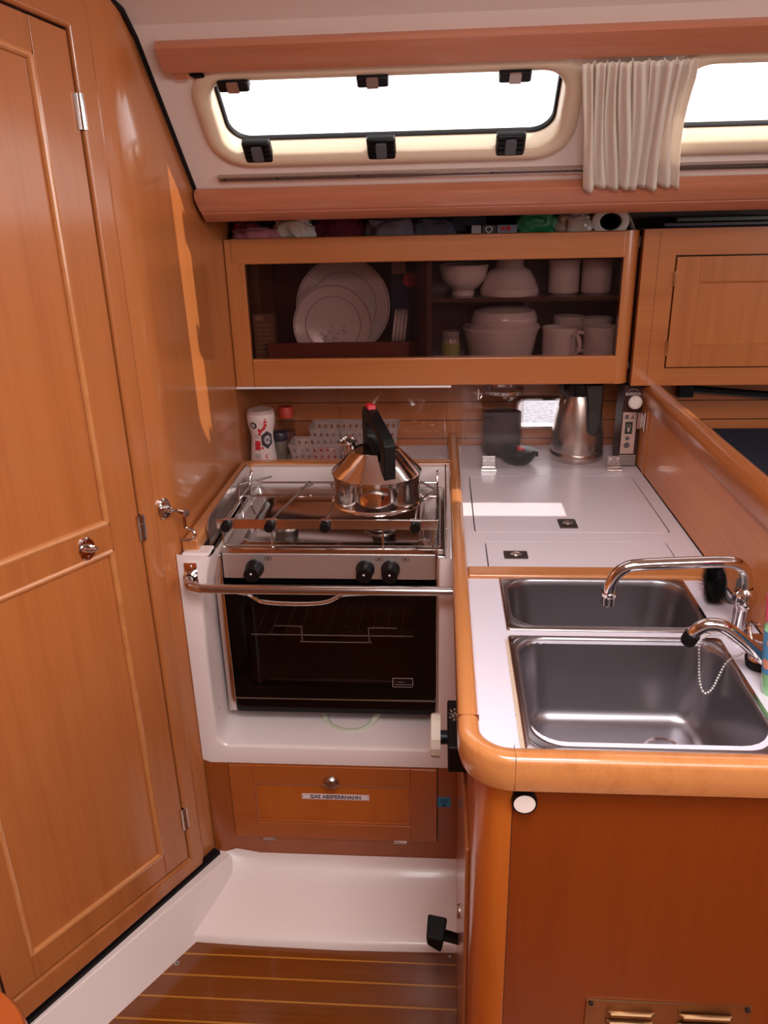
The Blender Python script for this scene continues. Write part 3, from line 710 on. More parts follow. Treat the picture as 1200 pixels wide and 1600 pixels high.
# pot rail frame
pr_ = bmn(); box(pr_, (-.446, SY0 + .006, .8645), (-.001, SY0 + .009, .8845))
rail = obj('front_rail', pr_, 'steel', stv, bev=.0006, label='flat steel front rail of the pan guard')
wr = bmn()
zt = .870
for y_ in (SY1 - .10, SY1 - .19):
    tube(wr, [(-.437, y_, zt), (-.004, y_, zt)], .0023, 8)
for x_ in (-.437, -.004):
    tube(wr, smooth_path([(x_, SY0 + .01, zt), (x_, 1.60, zt), (x_, SY1 - .10, zt)], 3), .0023, 8)
    tube(wr, smooth_path([(x_, SY1 - .10, zt), (x_, SY1 - .085, zt + .010), (x_, SY1 - .08, zt + .022), (x_, SY1 - .092, zt + .016), (x_, SY1 - .105, zt - .02), (x_, SY1 - .105, .81)], 4), .0023, 8)
for x_, y_ in ((-.437, SY0 + .012), (-.337, SY0 + .012), (-.112, SY0 + .012), (-.012, SY0 + .012), (-.437, 1.61), (-.004, 1.61)):
    tube(wr, [(x_, y_, .868), (x_, y_, .812)], .0022, 8)
    lathe(wr, [(.0045, .812), (.0045, .818), (.0025, .82)], (x_, y_, 0), 10)
obj('guard_wires', wr, 'steel', stv)
arms = ([(-.424, 0), (-.424, .085), (-.424, .10), (-.437, .15), (-.445, .19), (-.38, .235)], [(-.336, 0), (-.317, .10), (-.305, .165), (-.292, .225), (-.280, .195), (-.300, .155)], [(-.225, 0), (-.219, .11), (-.217, .13), (-.232, .175), (-.238, .19), (-.205, .22)], [(-.046, 0), (-.044, .10), (-.035, .13), (-.008, .17), (-.020, .18), (-.05, .215)])
for (path_, zz) in zip(arms, (0, 0, 0, 0)):
    bm = bmn(); pts = [(x, SY0 + .008 + y, .878 + (.003 if i < 3 else .008 + .004 * (i - 3))) for i, (x, y) in enumerate(path_)]
    tube(bm, pts, .0026, 8)
    ar = obj('pan_holder', bm, 'rubber' if False else 'brushed', stv, label='bent wire pan holder arm')
    x = path_[0][0]
    box_ = bmn(); box(box_, (x - .010, SY0 + .001, .868), (x + .013, SY0 + .012, .886)); obj('clamp', box_, 'steel', ar, bev=.001)
    obj('clamp_knob', lathe(bmn(), [(0, 0), (.0105, 0), (.0110, -.004), (.0105, -.012), (.009, -.014), (0, -.014)], (x, SY0 + .001, .8735), 24, 'y'), 'black', ar)
# hose loop below
obj('gas_hose', tube(bmn(), smooth_path([(-.26, 1.55, .44), (-.25, 1.45, .40), (-.20, 1.41, .397), (-.15, 1.43, .40), (-.12, 1.50, .43)], 6), .0075, 10), plain('hose_grey', (196, 196, 176), .5), stv, label='pale gas hose looping under the stove')

# ------------------------------------------------------------------ KETTLE
KX, KY, KZ = -.131, 1.564, .8755
ke = thing('kettle', (KX, KY, KZ), 'polished steel conical kettle with a black angular handle on the stove', 'kettle')
bm = lathe(bmn(), [(0, 0), (.090, 0), (.0955, .003), (.0965, .006), (.0945, .008), (.0915, .010), (.0905, .030), (.0910, .060), (.0935, .066), (.0945, .070), (.0925, .073), (.0500, .116), (.0480, .1175), (.0470, .1160), (.0455, .1130), (0, .110)], (KX, KY, KZ), 72)
obj('kettle_body', bm, M['chrome'], ke, sharp=25)
bm = lathe(bmn(), [(.0155, .080), (.0150, .112), (.0175, .128), (.0192, .131), (.0175, .133), (.0150, .128), (.0135, .10), (.0, .098)], (0, 0, 0), 24)
xf(bm, Matrix.Translation((KX - .046, KY + .048, KZ)) @ Matrix.Rotation(-.12, 4, 'Y') @ Matrix.Rotation(.2, 4, 'X')); 
obj('spout', bm, M['steel'], ke)
obj('lid', lathe(bmn(), [(.0445, .1175), (.043, .1155), (.020, .1150), (0, .1152)], (KX, KY, KZ), 40), plain('open_top_shade', (70, 62, 64), .2, metal=.9), ke, label='dark disc for the shade inside the open top')  # dark colour stands in for the shaded inside of the open kettle
# handle: angular loop in a vertical plane running front to back
ang = Vector((-.048, .11)).normalized()
def hp(t, z, wv): # t along, w across
    x = KX + .032 + ang.x * t; y = KY - .078 + ang.y * t
    nx, ny = -ang.y, ang.x
    return (x + nx * wv, y + ny * wv, KZ + z)
outer = [(0, .052), (-.004, .075), (-.006, .145), (0, .157), (.098, .199), (.116, .200), (.128, .192), (.128, .112), (.098, .112)]
inner = [(.014, .098), (.014, .135), (.022, .145), (.088, .172), (.102, .172), (.106, .166), (.103, .135), (.085, .122), (.030, .092), (.018, .086)]
bm = bmn()
oo = [(0, .050), (.022, .052), (.030, .082), (.10, .112), (.128, .114), (.130, .190), (.120, .200), (.100, .199), (.002, .158), (-.006, .147), (-.004, .072)]
plate(bm, oo, [[(.018, .100), (.018, .137), (.028, .148), (.092, .173), (.104, .168), (.102, .142), (.090, .130), (.034, .100)][::-1]], lambda a, b_, t: hp(a, b_, t), -.0125, .0125)
hd = obj('handle', bm, plain('bakelite', (12, 8, 11), .45, spec=.3), ke, bev=.003, seg=3, sharp=30)
bm = bmn(); hexa(bm, [hp(.096, .196, -.009), hp(.120, .198, -.009), hp(.120, .198, .009), hp(.096, .196, .009), hp(.098, .2065, -.008), hp(.118, .2075, -.008), hp(.118, .2075, .008), hp(.098, .2065, .008)])
obj('lid_button', bm, 'red', hd, bev=.002, label='dark red button')
c = hp(-.004, .068, 0); bm = lathe(bmn(), [(0, -.004), (.003, -.0035), (.0035, 0)], (c[0], c[1], c[2]), 12, 'y'); obj('screw', bm, 'chrome', hd)

# ================================================================== COUNTER RIGHT
ctop = thing('galley_counter', (.27, 1.45, CT - .02), 'white laminate galley counter with two fridge hatches', 'counter')
lid1 = rrect(.0725, .4665, 1.4945, 1.849, .010, 4); lid2 = rrect(.0905, .4445, 1.322, 1.4485, .010, 4)
bm = bmn(); plate(bm, [(.046, 1.318), (.4955, 1.318), (.4955, 2.109), (.046, 2.109)], [lid1[::-1], rrect(.0905, .4445, 1.320, 1.4485, .001, 4)[::-1]], lambda a, b_, t: (a, b_, t), CT, CT - .018)
obj('worktop', bm, 'laminate', ctop)
bm = bmn(); sk1 = rrect(.118, .419, 1.108, 1.272, .045, 6); sk2 = rrect(.118, .419, .824, 1.068, .045, 6)
plate(bm, [(.046, .772), (.4955, .772), (.4955, 1.285), (.046, 1.285)], [sk1[::-1], sk2[::-1]], lambda a, b_, t: (a, b_, t), CT, CT - .018)
obj('sink_surround', bm, plain('cool_laminate', (226, 218, 230), .25, noise_amt=.03), ctop)
obj('left_backing', B((.06, 1.32, CT - .03), (.48, 1.87, CT - .02)), 'seam', ctop)
obj('shelf_extension', B((-.499, 1.888, CT - .018), (.046, 2.109, CT)), 'laminate', ctop)
# grime along the sink edge
bm = bmn()
random.seed(3)
for i in range(16):
    y = .83 + i * .0155; x = .1035 + random.uniform(-.0015, .0015)
    lathe(bm, [(random.uniform(.0006, .0016), CT + .0002), (0, CT + .0006)], (x, y, 0), 6)
obj('sealant_specks', bm, plain('grime', (120, 92, 60), .9), ctop)
bm = bmn(); plate(bm, [(.1015, .80), (.1085, .80), (.1070, 1.07), (.1025, 1.07)], [], lambda a, b_, t: (a, b_, t), CT + .0002, CT + .0008)
obj('sealant', bm, plain('old_sealant', (214, 190, 168), .7, noise_amt=.3, noise_scale=180), ctop)
def ringpull(parent, x, y, w_, d_):
    bm = bmn(); loft(bm, [[(a, b_, z) for a, b_ in rrect(x - w_, x + w_, y - d_, y + d_, .002, 2)] for z in (CT - .004, CT + .0022)], cap1=True)
    rp_ = obj('ring_pull', bm, plain('dark_steel', (96, 86, 84), .3, metal=1), parent, label='recessed chrome ring pull')
    bm = lathe(bmn(), [(.010, CT + .0022), (.009, CT + .0012), (0, CT + .0010)], (x, y, 0), 20); obj('recess', bm, 'seam', rp_)
    tb = bmn(); tube(tb, [(x + .0075 * math.cos(t), y + .0075 * math.sin(t), CT + .003) for t in [2 * PI * k / 20 for k in range(20)]], .0013, 6, closed=True)
    box(tb, (x - .010, y - .0015, CT + .0018), (x + .010, y + .0015, CT + .0034)); obj('ring', tb, 'chrome', rp_)
    for sx_ in (-1, 1):
        for sy_ in (-1, 1): obj('screw', lathe(bmn(), [(.0016, CT + .0022), (0, CT + .0030)], (x + sx_ * (w_ - .0035), y + sy_ * (d_ - .0035), 0), 8), 'chrome', rp_)
l1 = thing('fridge_lid', (.27, 1.67, CT - .016), 'large white fridge hatch lid with a streak of sun across it', 'hatch lid')
bm = bmn(); loft(bm, [[(a, b_, z) for a, b_ in rrect(.0750 + d, .4640 - d, 1.4970 + d, 1.8465 - d, .010, 4)] for d, z in ((0, CT - .016), (0, CT - .0006), (.0006, CT))], cap0=True, cap1=True); obj('lid', bm, 'laminate', l1)
ringpull(l1, .2675, 1.540, .0185, .0235)
l2 = thing('fridge_lid', (.27, 1.385, CT - .016), 'narrow white hatch lid in front of the larger one', 'hatch lid')
bm = bmn(); loft(bm, [[(a, b_, z) for a, b_ in rrect(.0930 + d, .4420 - d, 1.3205 + d, 1.4460 - d, .006, 4)] for d, z in ((0, CT - .016), (0, CT - .0006), (.0006, CT))], cap0=True, cap1=True); obj('lid', bm, 'laminate', l2)
ringpull(l2, .1465, 1.382, .0225, .0165)
obj('counter_divider', B((.052, 1.281, CT - .02), (.4955, 1.3195, CT + .008)), 'wood_edge_x', bev=.005, seg=3, label='varnished wooden strip between hatch lids and sinks', cat='wooden strip')
# main fiddle
R_ = .052
path = [(.0375, 2.105), (.0375, 2.0), (.0375, 1.6), (.0375, 1.2), (.0375, .83)] + [(.0375 + R_ - R_ * math.cos(t), .812 - R_ * math.sin(t)) for t in [PI / 2 * k / 8 for k in range(0, 9)]] + [(.3, .760), (.60, .760)]
pf = [(-.0135, .820), (-.0135, .858), (-.0115, .865), (-.006, .8685), (.006, .8685), (.011, .866), (.0135, .860), (.0135, .834), (.010, .820)]
pf = [(-o, z) for o, z in pf]
bm = bmn(); sweep_wall(bm, path, pf)
fdl = obj('counter_fiddle', bm, 'wood_edge', None, sharp=50, label='rounded varnished wooden edge round the sink counter', cat='wooden edge')
M['joint'] = plain('joint_brown', (110, 54, 22), .6)
obj('joint_line', B((.0236, .8298, .83), (.0510, .8302, .8687)), 'joint', fdl)
obj('joint_line', B((.0896, .7462, .822), (.0900, .7735, .8687)), 'joint', fdl)

# sink cabinet ---------------------------------------------------
sc_ = thing('sink_cabinet', (.3, 1.0, 0), 'varnished sink cabinet with a rounded corner post', 'cabinet')
R2 = .045
cpath = [(.045, 1.352), (.045, 1.1), (.045, .81)] + [(.045 + R2 - R2 * math.cos(t), .81 - R2 * math.sin(t)) for t in [PI / 2 * k / 8 for k in range(0, 9)]]
bm = bmn(); sweep_wall(bm, cpath, [(0, 0), (0, .832), (.016, .832), (.016, 0)]); obj('corner_post', bm, 'post', sc_, sharp=50)
obj('front_panel', B((.0905, .766, 0), (.60, .782, .832)), 'wood_front', sc_)
obj('front_seam', B((.0897, .7645, 0), (.0905, .768, .825)), 'seam', sc_)
bm = B((.0385, .86, .04), (.0455, 1.25, .62)); sd = obj('side_door', bm, 'wood_z', sc_, bev=.003)
obj('door_button', lathe(bmn(), [(0, -.006), (.010, -.005), (.013, -.001), (.013, 0)], (.0385, 1.03, .312), 20, 'x'), 'brushed', sd)
obj('side_hinge', B((.0405, 1.27, .10), (.046, 1.30, .60)), 'wood_z', sc_, bev=.002)
# vent plate
vp = thing('vent_plate', (.31, .764, .33), 'bent bronze vent plate with pressed louvres low on the cabinet', 'vent plate')
bm = bmn()
n = 24; rowsv = []
for i in range(n + 1):
    x = .2015 + (.4195 - .2015) * i / n; bow = .0012 * math.sin(i / n * PI * 2)
    rowsv.append([(x, .7635 - bow, .30), (x, .7635 - bow * .5, .38), (x, .7635 - bow, .459), (x, .7655, .459), (x, .7655, .30)])
V = [[bm.verts.new(p) for p in r_] for r_ in rowsv]
for a, b_ in zip(V, V[1:]):
    for k in range(5): bm.faces.new((a[k], a[(k + 1) % 5], b_[(k + 1) % 5], b_[k]))
bm.faces.new(V[0]); bm.faces.new(V[-1][::-1])
M['bronze'] = plain('worn_bronze', (170, 132, 96), .38, metal=1, noise_amt=.3, noise_scale=40)
vpl = obj('plate', bm, 'bronze', vp, sharp=50)
for zc in (.440, .422, .404, .386):
    for x0, x1 in ((.226, .295), (.322, .398)):
        b2 = bmn(); tube(b2, [(x0 + .003, .7625, zc), (x0 + .008, .7595, zc), (x1 - .008, .7595, zc), (x1 - .003, .7625, zc)], [.002, .0042, .0042, .002], 10)
        obj('louvre', b2, 'bronze', vpl)
for x, z in ((.2075, .4535), (.4135, .4535)):
    obj('screw', disc(bmn(), (x, .763, z), .0034, -.0016, 'y', 12), 'seam', vpl)
# push button lock
pb = thing('push_button', (.104, .7655, .79), 'round white push button in a black ring on the cabinet front', 'button')
obj('ring', lathe(bmn(), [(.0155, 0), (.0155, -.0075), (.0148, -.009), (.0132, -.009)], (.1035, .766, .7945), 32, 'y'), 'black', pb)
obj('button_face', lathe(bmn(), [(.0134, -.0080), (.0128, -.0092), (0, -.0095)], (.1035, .766, .7945), 32, 'y'), 'white_plastic', pb)

# black switch box with white dial
sb = thing('control_box', (.03, 1.04, .675), 'black box with a worn white dial on the cabinet side', 'control box')
bm = bmn(); prism(bm, [(.978, .654), (.982, .698), (1.10, .702), (1.105, .654)], 'x', .0145, .0448)
hb = obj('housing', bm, 'black', sb, bev=.003, seg=3)
random.seed(5); bm = bmn()
for i in range(34):
    x, y = random.gauss(.0235, .004), random.gauss(1.062, .008)
    x = min(max(x, .017), .035); s = random.uniform(.0004, .0011); l = random.uniform(.001, .003); a = random.uniform(0, PI)
    dx, dy = math.cos(a) * l, math.sin(a) * l; nx, ny = -math.sin(a) * s, math.cos(a) * s; z = .698 + (y - .982) / .118 * .004 + .0003
    vv = [bm.verts.new(p) for p in ((x - dx, y - dy, z), (x + nx, y + ny, z), (x + dx, y + dy, z), (x - nx, y - ny, z))]; bm.faces.new(vv)
obj('scratches', bm, 'oldwhite', hb, flat=True)
obj('spindle', tube(bmn(), [(.016, 1.03, .68), (.003, 1.03, .68)], .011, 16), 'black', sb)
bm = lathe(bmn(), [(0, .007), (.034, .007), (.0345, .003), (.034, -.006), (.0325, -.008), (0, -.008)], (-.0035, 1.032, .682), 14, 'x')
dl = obj('dial', bm, 'oldwhite', sb, sharp=20, label='worn white dial')

# foot pump
fp = thing('foot_pump_pedal', (.0, 1.1, .15), 'black rubber pedal on an arm low beside the sink cabinet', 'foot pedal')
bm = bmn(); hexa(bm, [(-.020, 1.080, .166), (.006, 1.074, .153), (.014, 1.115, .160), (-.016, 1.120, .168), (-.022, 1.080, .186), (.012, 1.078, .182), (.019, 1.115, .200), (-.019, 1.120, .203)])
obj('pedal', bm, 'rubber', fp, bev=.004, seg=3)
bm = bmn(); hexa(bm, [(.008, 1.09, .166), (.046, 1.09, .154), (.046, 1.105, .154), (.008, 1.105, .166), (.008, 1.09, .184), (.046, 1.09, .170), (.046, 1.105, .170), (.008, 1.105, .184)])
obj('arm', bm, 'black', fp, bev=.002)
for x, y, r_ in ((-.543, 1.150, .006), (.026, 1.193, .0035)):
    s_ = thing('floor_screw', (x, y, 0), 'flat round chrome screw cap on the sole by the white ledge' if x < 0 else 'small screw head on the sole beside the sink cabinet', 'screw')
    obj('head', lathe(bmn(), [(r_, 0), (r_ * .9, .0012), (0, .0014)], (x, y, 0), 20), 'brushed', s_)
    obj('slot', lathe(bmn(), [(r_ * .35, .0013), (0, .0017)], (x, y, 0), 10), 'seam', s_)

# sinks ----------------------------------------------------------
def sink(name, x0, x1, y0, y1, depth, label, drain):
    rt = thing(name, ((x0 + x1) / 2, (y0 + y1) / 2, CT - depth), label, 'sink')
    L = lambda d, r_, z, dx=0: [(a, b_, z) for a, b_ in rrect(x0 + d, x1 - d, y0 + d, y1 - d, r_, 8)]
    bm = bmn()
    zb = CT - depth
    def L2(fx, fy, r_, z): return [(a, b_, z) for a, b_ in rrect(x0 + fx, x1 - fx, y0 + fy, y1 - fy, r_, 8)]
    loft(bm, [L2(0, 0, .006, CT + .0003), L2(.0005, .0005, .006, CT + .0024), L2(.003, .003, .006, CT + .0034), L2(.007, .006, .02, CT + .0034)])
    rim = obj('sink_rim', bm, 'sink_rim', rt, sharp=60)
    bm = bmn()
    loft(bm, [L2(.006, .0055, .03, CT + .0033), L2(.008, .0075, .042, CT + .0052), L2(.0105, .0095, .044, CT + .0048), L2(.0125, .0115, .044, CT + .0015), L2(.014, .013, .044, CT - .008),
              L2(.020, .017, .044, CT - depth * .5), L2(.026, .021, .042, zb + .022), L2(.030, .025, .038, zb + .010), L2(.037, .032, .032, zb + .003), L2(.048, .043, .024, zb)], cap1=True)
    bowl = obj('bowl', bm, 'sink', rt, sharp=60)
    bm = lathe(bmn(), [(.030, zb + .0005), (.0285, zb + .0022), (.025, zb + .0008), (.022, zb - .006), (0, zb - .008)], (drain[0], drain[1], 0), 32)
    obj('drain', bm, 'sink_rim', bowl)
    return rt
sink('sink_basin', .107, .430, 1.097, 1.2815, .11, 'smaller stainless steel sink basin at the back', (.28, 1.19))
sink('sink_basin', .107, .430, .800, 1.0805, .135, 'larger stainless steel sink basin at the front', (.335, .985))

# taps -----------------------------------------------------------
tp = thing('mixer_tap', (.463, 1.085, CT), 'tall chrome tap with a long swan-neck spout over the sinks', 'tap')
obj('base_flange', lathe(bmn(), [(.022, 0), (.022, .003), (.019, .006), (.012, .012), (.0115, .02)], (.463, 1.085, CT), 28), 'chrome', tp)
obj('tap_body', lathe(bmn(), [(.0140, .008), (.0135, .052), (.0150, .056), (.0172, .060), (.0178, .070), (.0160, .079), (.0115, .083), (.0098, .086)], (.458, 1.085, CT), 28), 'chrome', tp)
p = smooth_path([(.457, 1.085, .915), (.456, 1.085, .935), (.450, 1.085, .952), (.436, 1.084, .962), (.415, 1.083, .9645), (.36, 1.082, .9625), (.300, 1.080, .960), (.278, 1.080, .955), (.264, 1.080, .943), (.258, 1.080, .928), (.2565, 1.080, .912)], 6)
obj('spout', tube(bmn(), p, [.0090] * len(p), 18), 'chrome', tp)
obj('aerator', lathe(bmn(), [(.0, .021), (.0115, .020), (.0118, .015), (.0102, .013), (.0098, 0), (.0088, -.001), (.008, .002), (0, .002)], (.2565, 1.080, .894), 24), 'chrome', tp)
lv = bmn(); tube(lv, smooth_path([(.466, 1.070, .868), (.473, 1.055, .875), (.484, 1.045, .872), (.491, 1.045, .86), (.487, 1.048, .842), (.475, 1.052, .838), (.466, 1.058, .85)], 5, closed=True), .0028, 8, closed=True)
lvo = obj('lever_loop', lv, 'chrome', tp)
obj('lever_plate', lathe(bmn(), [(0, 0), (.011, .001), (.012, .004), (0, .005)], (.478, 1.058, .848), 20, 'z', sx=.9), 'chrome', tp)
t2 = thing('hand_pump_tap', (.470, .955, CT), 'lower chrome curved spout with a black tip at the right edge', 'tap')
p = smooth_path([(.352, .984, .896), (.358, .982, .908), (.372, .980, .917), (.392, .977, .915), (.415, .973, .899), (.440, .968, .878), (.460, .964, .862), (.476, .960, .846), (.480, .958, .836)], 6)
obj('spout', tube(bmn(), p, .0092, 18), 'chrome', t2)
d = Vector(p[0]) - Vector(p[2]); d.normalize(); q0 = Vector(p[0])
obj('tip', tube(bmn(), [q0 - d * .004, q0 + d * .002, q0 + d * .010, q0 + d * .014], [.0108, .0112, .0108, .0085], 18), 'rubber', t2, label='black rubber tip')
obj('base_flange', lathe(bmn(), [(.018, 0), (.018, .003), (.014, .007), (.011, .010)], (.4765, .958, CT), 24), 'chrome', t2)
# plug and ball chain
pg = thing('sink_plug', (.456, 1.004, CT + .003), 'black rubber sink plug with chrome cap beside the large sink', 'plug')
obj('plug_rubber', lathe(bmn(), [(0, 0), (.018, 0), (.0205, .009), (.021, .013), (0, .013)], (.4600, 1.005, CT + .001), 28), 'rubber', pg)
obj('cap', lathe(bmn(), [(.0180, .013), (.0165, .017), (.010, .020), (0, .021)], (.4600, 1.005, CT + .001), 28), 'chrome', pg)
cp_ = smooth_path([(.450, 1.012, .859), (.440, 1.010, .856), (.431, 1.012, .848), (.423, 1.012, .8445), (.4145, 1.012, .832), (.4085, 1.012, .812), (.403, 1.014, .790), (.396, 1.018, .779), (.391, 1.022, .784), (.387, 1.026, .800), (.385, 1.030, .822), (.384, 1.036, .846), (.388, 1.046, .853), (.400, 1.062, .849), (.418, 1.078, .848), (.438, 1.084, .850)], 8)
bm = bmn(); acc = 0; last = cp_[0]
for a, b_ in zip(cp_, cp_[1:]):
    seg_ = (b_ - a).length; 
    while acc + seg_ >= .0050:
        tt = (.0050 - acc) / seg_; pnt = a + (b_ - a) * tt
        bmesh.ops.create_icosphere(bm, subdivisions=1, radius=.0021, matrix=Matrix.Translation(pnt))
        a = pnt; seg_ = (b_ - a).length; acc = 0
    acc += seg_
tube(bm, cp_, .0004, 4)
obj('ball_chain', bm, plain('bead_steel', (236, 230, 226), .3, metal=.6), pg, label='chrome ball chain hanging into the sink')

# dish brush
br = thing('dish_brush', (.462, 1.20, CT), 'round black-bristled brush with a grey holder behind the tap', 'brush')
random.seed(11); bm = bmn()
bc = Vector((.460, 1.205, .868))
for i in range(2600):
    th = random.uniform(0, 2 * PI); ph = random.gauss(0, .35); 
    d = Vector((math.cos(ph) * -1, math.sin(ph) * .9, 0)); ax = Vector((random.uniform(-.4, .12), math.cos(th), math.sin(th))).normalized()
    c0 = bc + Vector((random.uniform(-.016, .010), 0, 0)) + ax * .006
    tip = bc + Vector((random.uniform(-.018, .012), 0, 0)) + Vector((ax.x * .014, ax.y * .032, ax.z * .046)) * random.uniform(.85, 1.08)
    side = ax.orthogonal().normalized() * .0006
    v1, v2, v3 = bm.verts.new(c0 + side), bm.verts.new(c0 - side), bm.verts.new(tip); bm.faces.new((v1, v2, v3))
bs_ = obj('bristles', bm, plain('bristle_black', (10, 8, 12), .7), br, flat=True, kind='stuff')
bm = bmn(); bmesh.ops.create_icosphere(bm, subdivisions=3, radius=1, matrix=Matrix.Translation(bc) @ Matrix.Diagonal((.013, .020, .030, 1)))
obj('bristle_core', bm, M['rubber'], br)
bm = bmn(); prism(bm, [(1.203, .838), (1.203, .886), (1.208, .892), (1.222, .892), (1.226, .886), (1.226, .838)], 'x', .468, .472); 
obj('backing', bm, 'greyplastic', br, bev=.002)
obj('handle', tube(bmn(), smooth_path([(.470, 1.212, .886), (.473, 1.207, .872), (.474, 1.200, .850), (.483, 1.192, .842), (.489, 1.188, .858), (.489, 1.188, .885)], 5), .004, 10), 'greyplastic', br)

# washing-up bottle at the right edge
gb = thing('dish_soap_bottle', (.462, .94, CT), 'clear green washing-up liquid bottle with blue label and pink top at the right edge', 'bottle', rot=(0, -.10, 0))
bpy.context.view_layer.update()
def gl(bm): return xf(bm, world_of(gb))
obj('liquid_body', gl(lathe(bmn(), [(0, .002), (.021, .002), (.0225, .006), (.0225, .104), (.019, .112), (.0, .113)], (0, 0, 0), 28, sy=.85)), plain('green_gel', (150, 214, 150), .15, coat=.6), gb)
lbl = obj('bottle_label', gl(lathe(bmn(), [(.0229, .036), (.0229, .100)], (0, 0, 0), 28, sy=.85)), plain('label_blue', (80, 146, 196), .4), gb)
bm = bmn()
for a0_, z0_, rr in ((3.5, .052, .008), (3.95, .066, .006), (4.3, .050, .006), (3.7, .085, .005)):
    vv = [bm.verts.new((.0234 * math.cos(a0_ + rr * math.cos(t) * 38), .0234 * .85 * math.sin(a0_ + rr * math.cos(t) * 38), z0_ + rr * math.sin(t))) for t in [2 * PI * k / 14 for k in range(14)]]
    bm.faces.new(vv)
obj('label_print', gl(bm), plain('label_salmon', (226, 150, 120), .4), lbl, flat=True)
obj('pink_top', gl(lathe(bmn(), [(.0215, .1125), (.0222, .116), (.0215, .150), (.014, .160), (.010, .164), (.010, .178), (0, .179)], (0, 0, 0), 28, sy=.85)), plain('pink_plastic', (226, 60, 110), .4), gb)

# partition ------------------------------------------------------
pt = thing('partition', (.511, 1.45, .5), 'varnished partition with a rounded cap between galley and settee', 'partition')
obj('panel', B((.4965, .78, .62), (.526, 2.105, 1.02)), wood('partition_wood', (210, 132, 74), 'y', dark=.88, coat=.3, rough=.38), pt)
bm = bmn(); prism(bm, [(.490, 1.000), (.490, 1.026), (.494, 1.040), (.503, 1.050), (.512, 1.053), (.521, 1.050), (.530, 1.040), (.534, 1.026), (.534, 1.000)], 'y', .76, 2.105)
for v in bm.verts: pass
obj('cap_rail', bm, M['wood_y'], pt, sharp=50, bev=.001)
obj('seam', B((.4955, .80, CT - .001), (.4968, 2.10, CT + .003)), 'rubber', pt)

# settee back beyond the partition
st = thing('settee_backrest', (.9, 1.6, .6), 'dark navy upholstered settee backrest beyond the partition', 'settee')
bm = B((.535, .9, .60), (2.0, 2.06, .90))
obj('cushion', bm, 'navy', st, bev=.02, seg=3)
bx = thing('cable_bracket', (.66, 2.09, .98), 'black bracket with a dark tube along the hull right of the partition', 'bracket')
obj('bracket', B((.625, 2.08, .972), (.665, 2.108, 1.006)), 'black', bx, bev=.003)
obj('tube', tube(bmn(), [(.66, 2.092, .993), (1.0, 2.085, .965), (1.5, 2.08, .93)], .0095, 12), 'rubber', bx)

# ================================================================== GLAZED CABINET
CY = 1.89
gc = thing('glazed_cabinet', (-.02, 2.0, 1.052), 'varnished wall cabinet with sliding smoked glass doors full of crockery', 'cabinet')
fx0, fx1, gx0, gx1, gz0, gz1 = -.4985, .4515, -.4545, .4135, 1.120, 1.340
bm = bmn()
box(bm, (fx0, CY, 1.053), (gx0, CY + .02, 1.396)); obj('left_stile', bm, 'wood_z', gc, bev=.0015)
obj('top_rail', B((gx0 - .03, CY - .0015, gz1), (gx1 + .002, CY + .02, 1.3975)), 'wood_x', gc, bev=.004, seg=3)
obj('bottom_rail', B((gx0, CY - .0015, 1.0525), (gx1 + .002, CY + .02, gz0)), 'wood_x', gc, bev=.004, seg=3)
bm = bmn(); rr = .034
post = [(gx1, CY + .03), (gx1, CY)] + [(fx1 - rr + rr * math.sin(t), CY + rr - rr * math.cos(t)) for t in [PI / 2 * k / 8 for k in range(0, 9)]] + [(fx1, CY + .06), (fx1 - .02, CY + .06)]
prism(bm, post, 'z', 1.0525, 1.3975); obj('corner_post', bm, 'wood_z', gc, sharp=50)
bm = bmn(); box(bm, (fx0, CY + .02, 1.085), (fx1, 2.108, 1.10)); box(bm, (fx0, CY + .02, 1.36), (fx1, 2.108, 1.375)); box(bm, (fx0, 2.10, 1.10), (fx1, 2.108, 1.36)); box(bm, (fx0, CY + .02, 1.10), (fx0 + .004, 2.10, 1.36)); box(bm, (fx1 - .006, CY + .06, 1.085), (fx1, 2.108, 1.375))
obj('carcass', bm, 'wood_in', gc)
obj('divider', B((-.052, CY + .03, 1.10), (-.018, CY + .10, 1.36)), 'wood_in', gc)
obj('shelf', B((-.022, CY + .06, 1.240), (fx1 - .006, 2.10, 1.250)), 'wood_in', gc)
obj('plate_rack_board', B((-.425, CY + .055, 1.10), (-.045, CY + .067, 1.148)), plain('red_brown_board', (120, 52, 34), .5), gc)
obj('glass_door', B((gx0 - .004, CY + .008, gz0 - .004), (-.030, CY + .012, gz1 + .004)), 'smoked', gc, flat=True)
obj('glass_door', B((-.072, CY + .014, gz0 - .004), (gx1 + .004, CY + .018, gz1 + .004)), 'smoked', gc, flat=True)
bm = B((-.435, CY - .004, 1.0475), (.028, CY + .003, 1.0525)); box(bm, (-.499, CY - .004, 1.0475), (-.435, CY + .003, 1.0525))
obj('light_strip', bm, plain('white_edge_strip', (232, 216, 214), .4), gc, label='thin white strip along the lower edge')

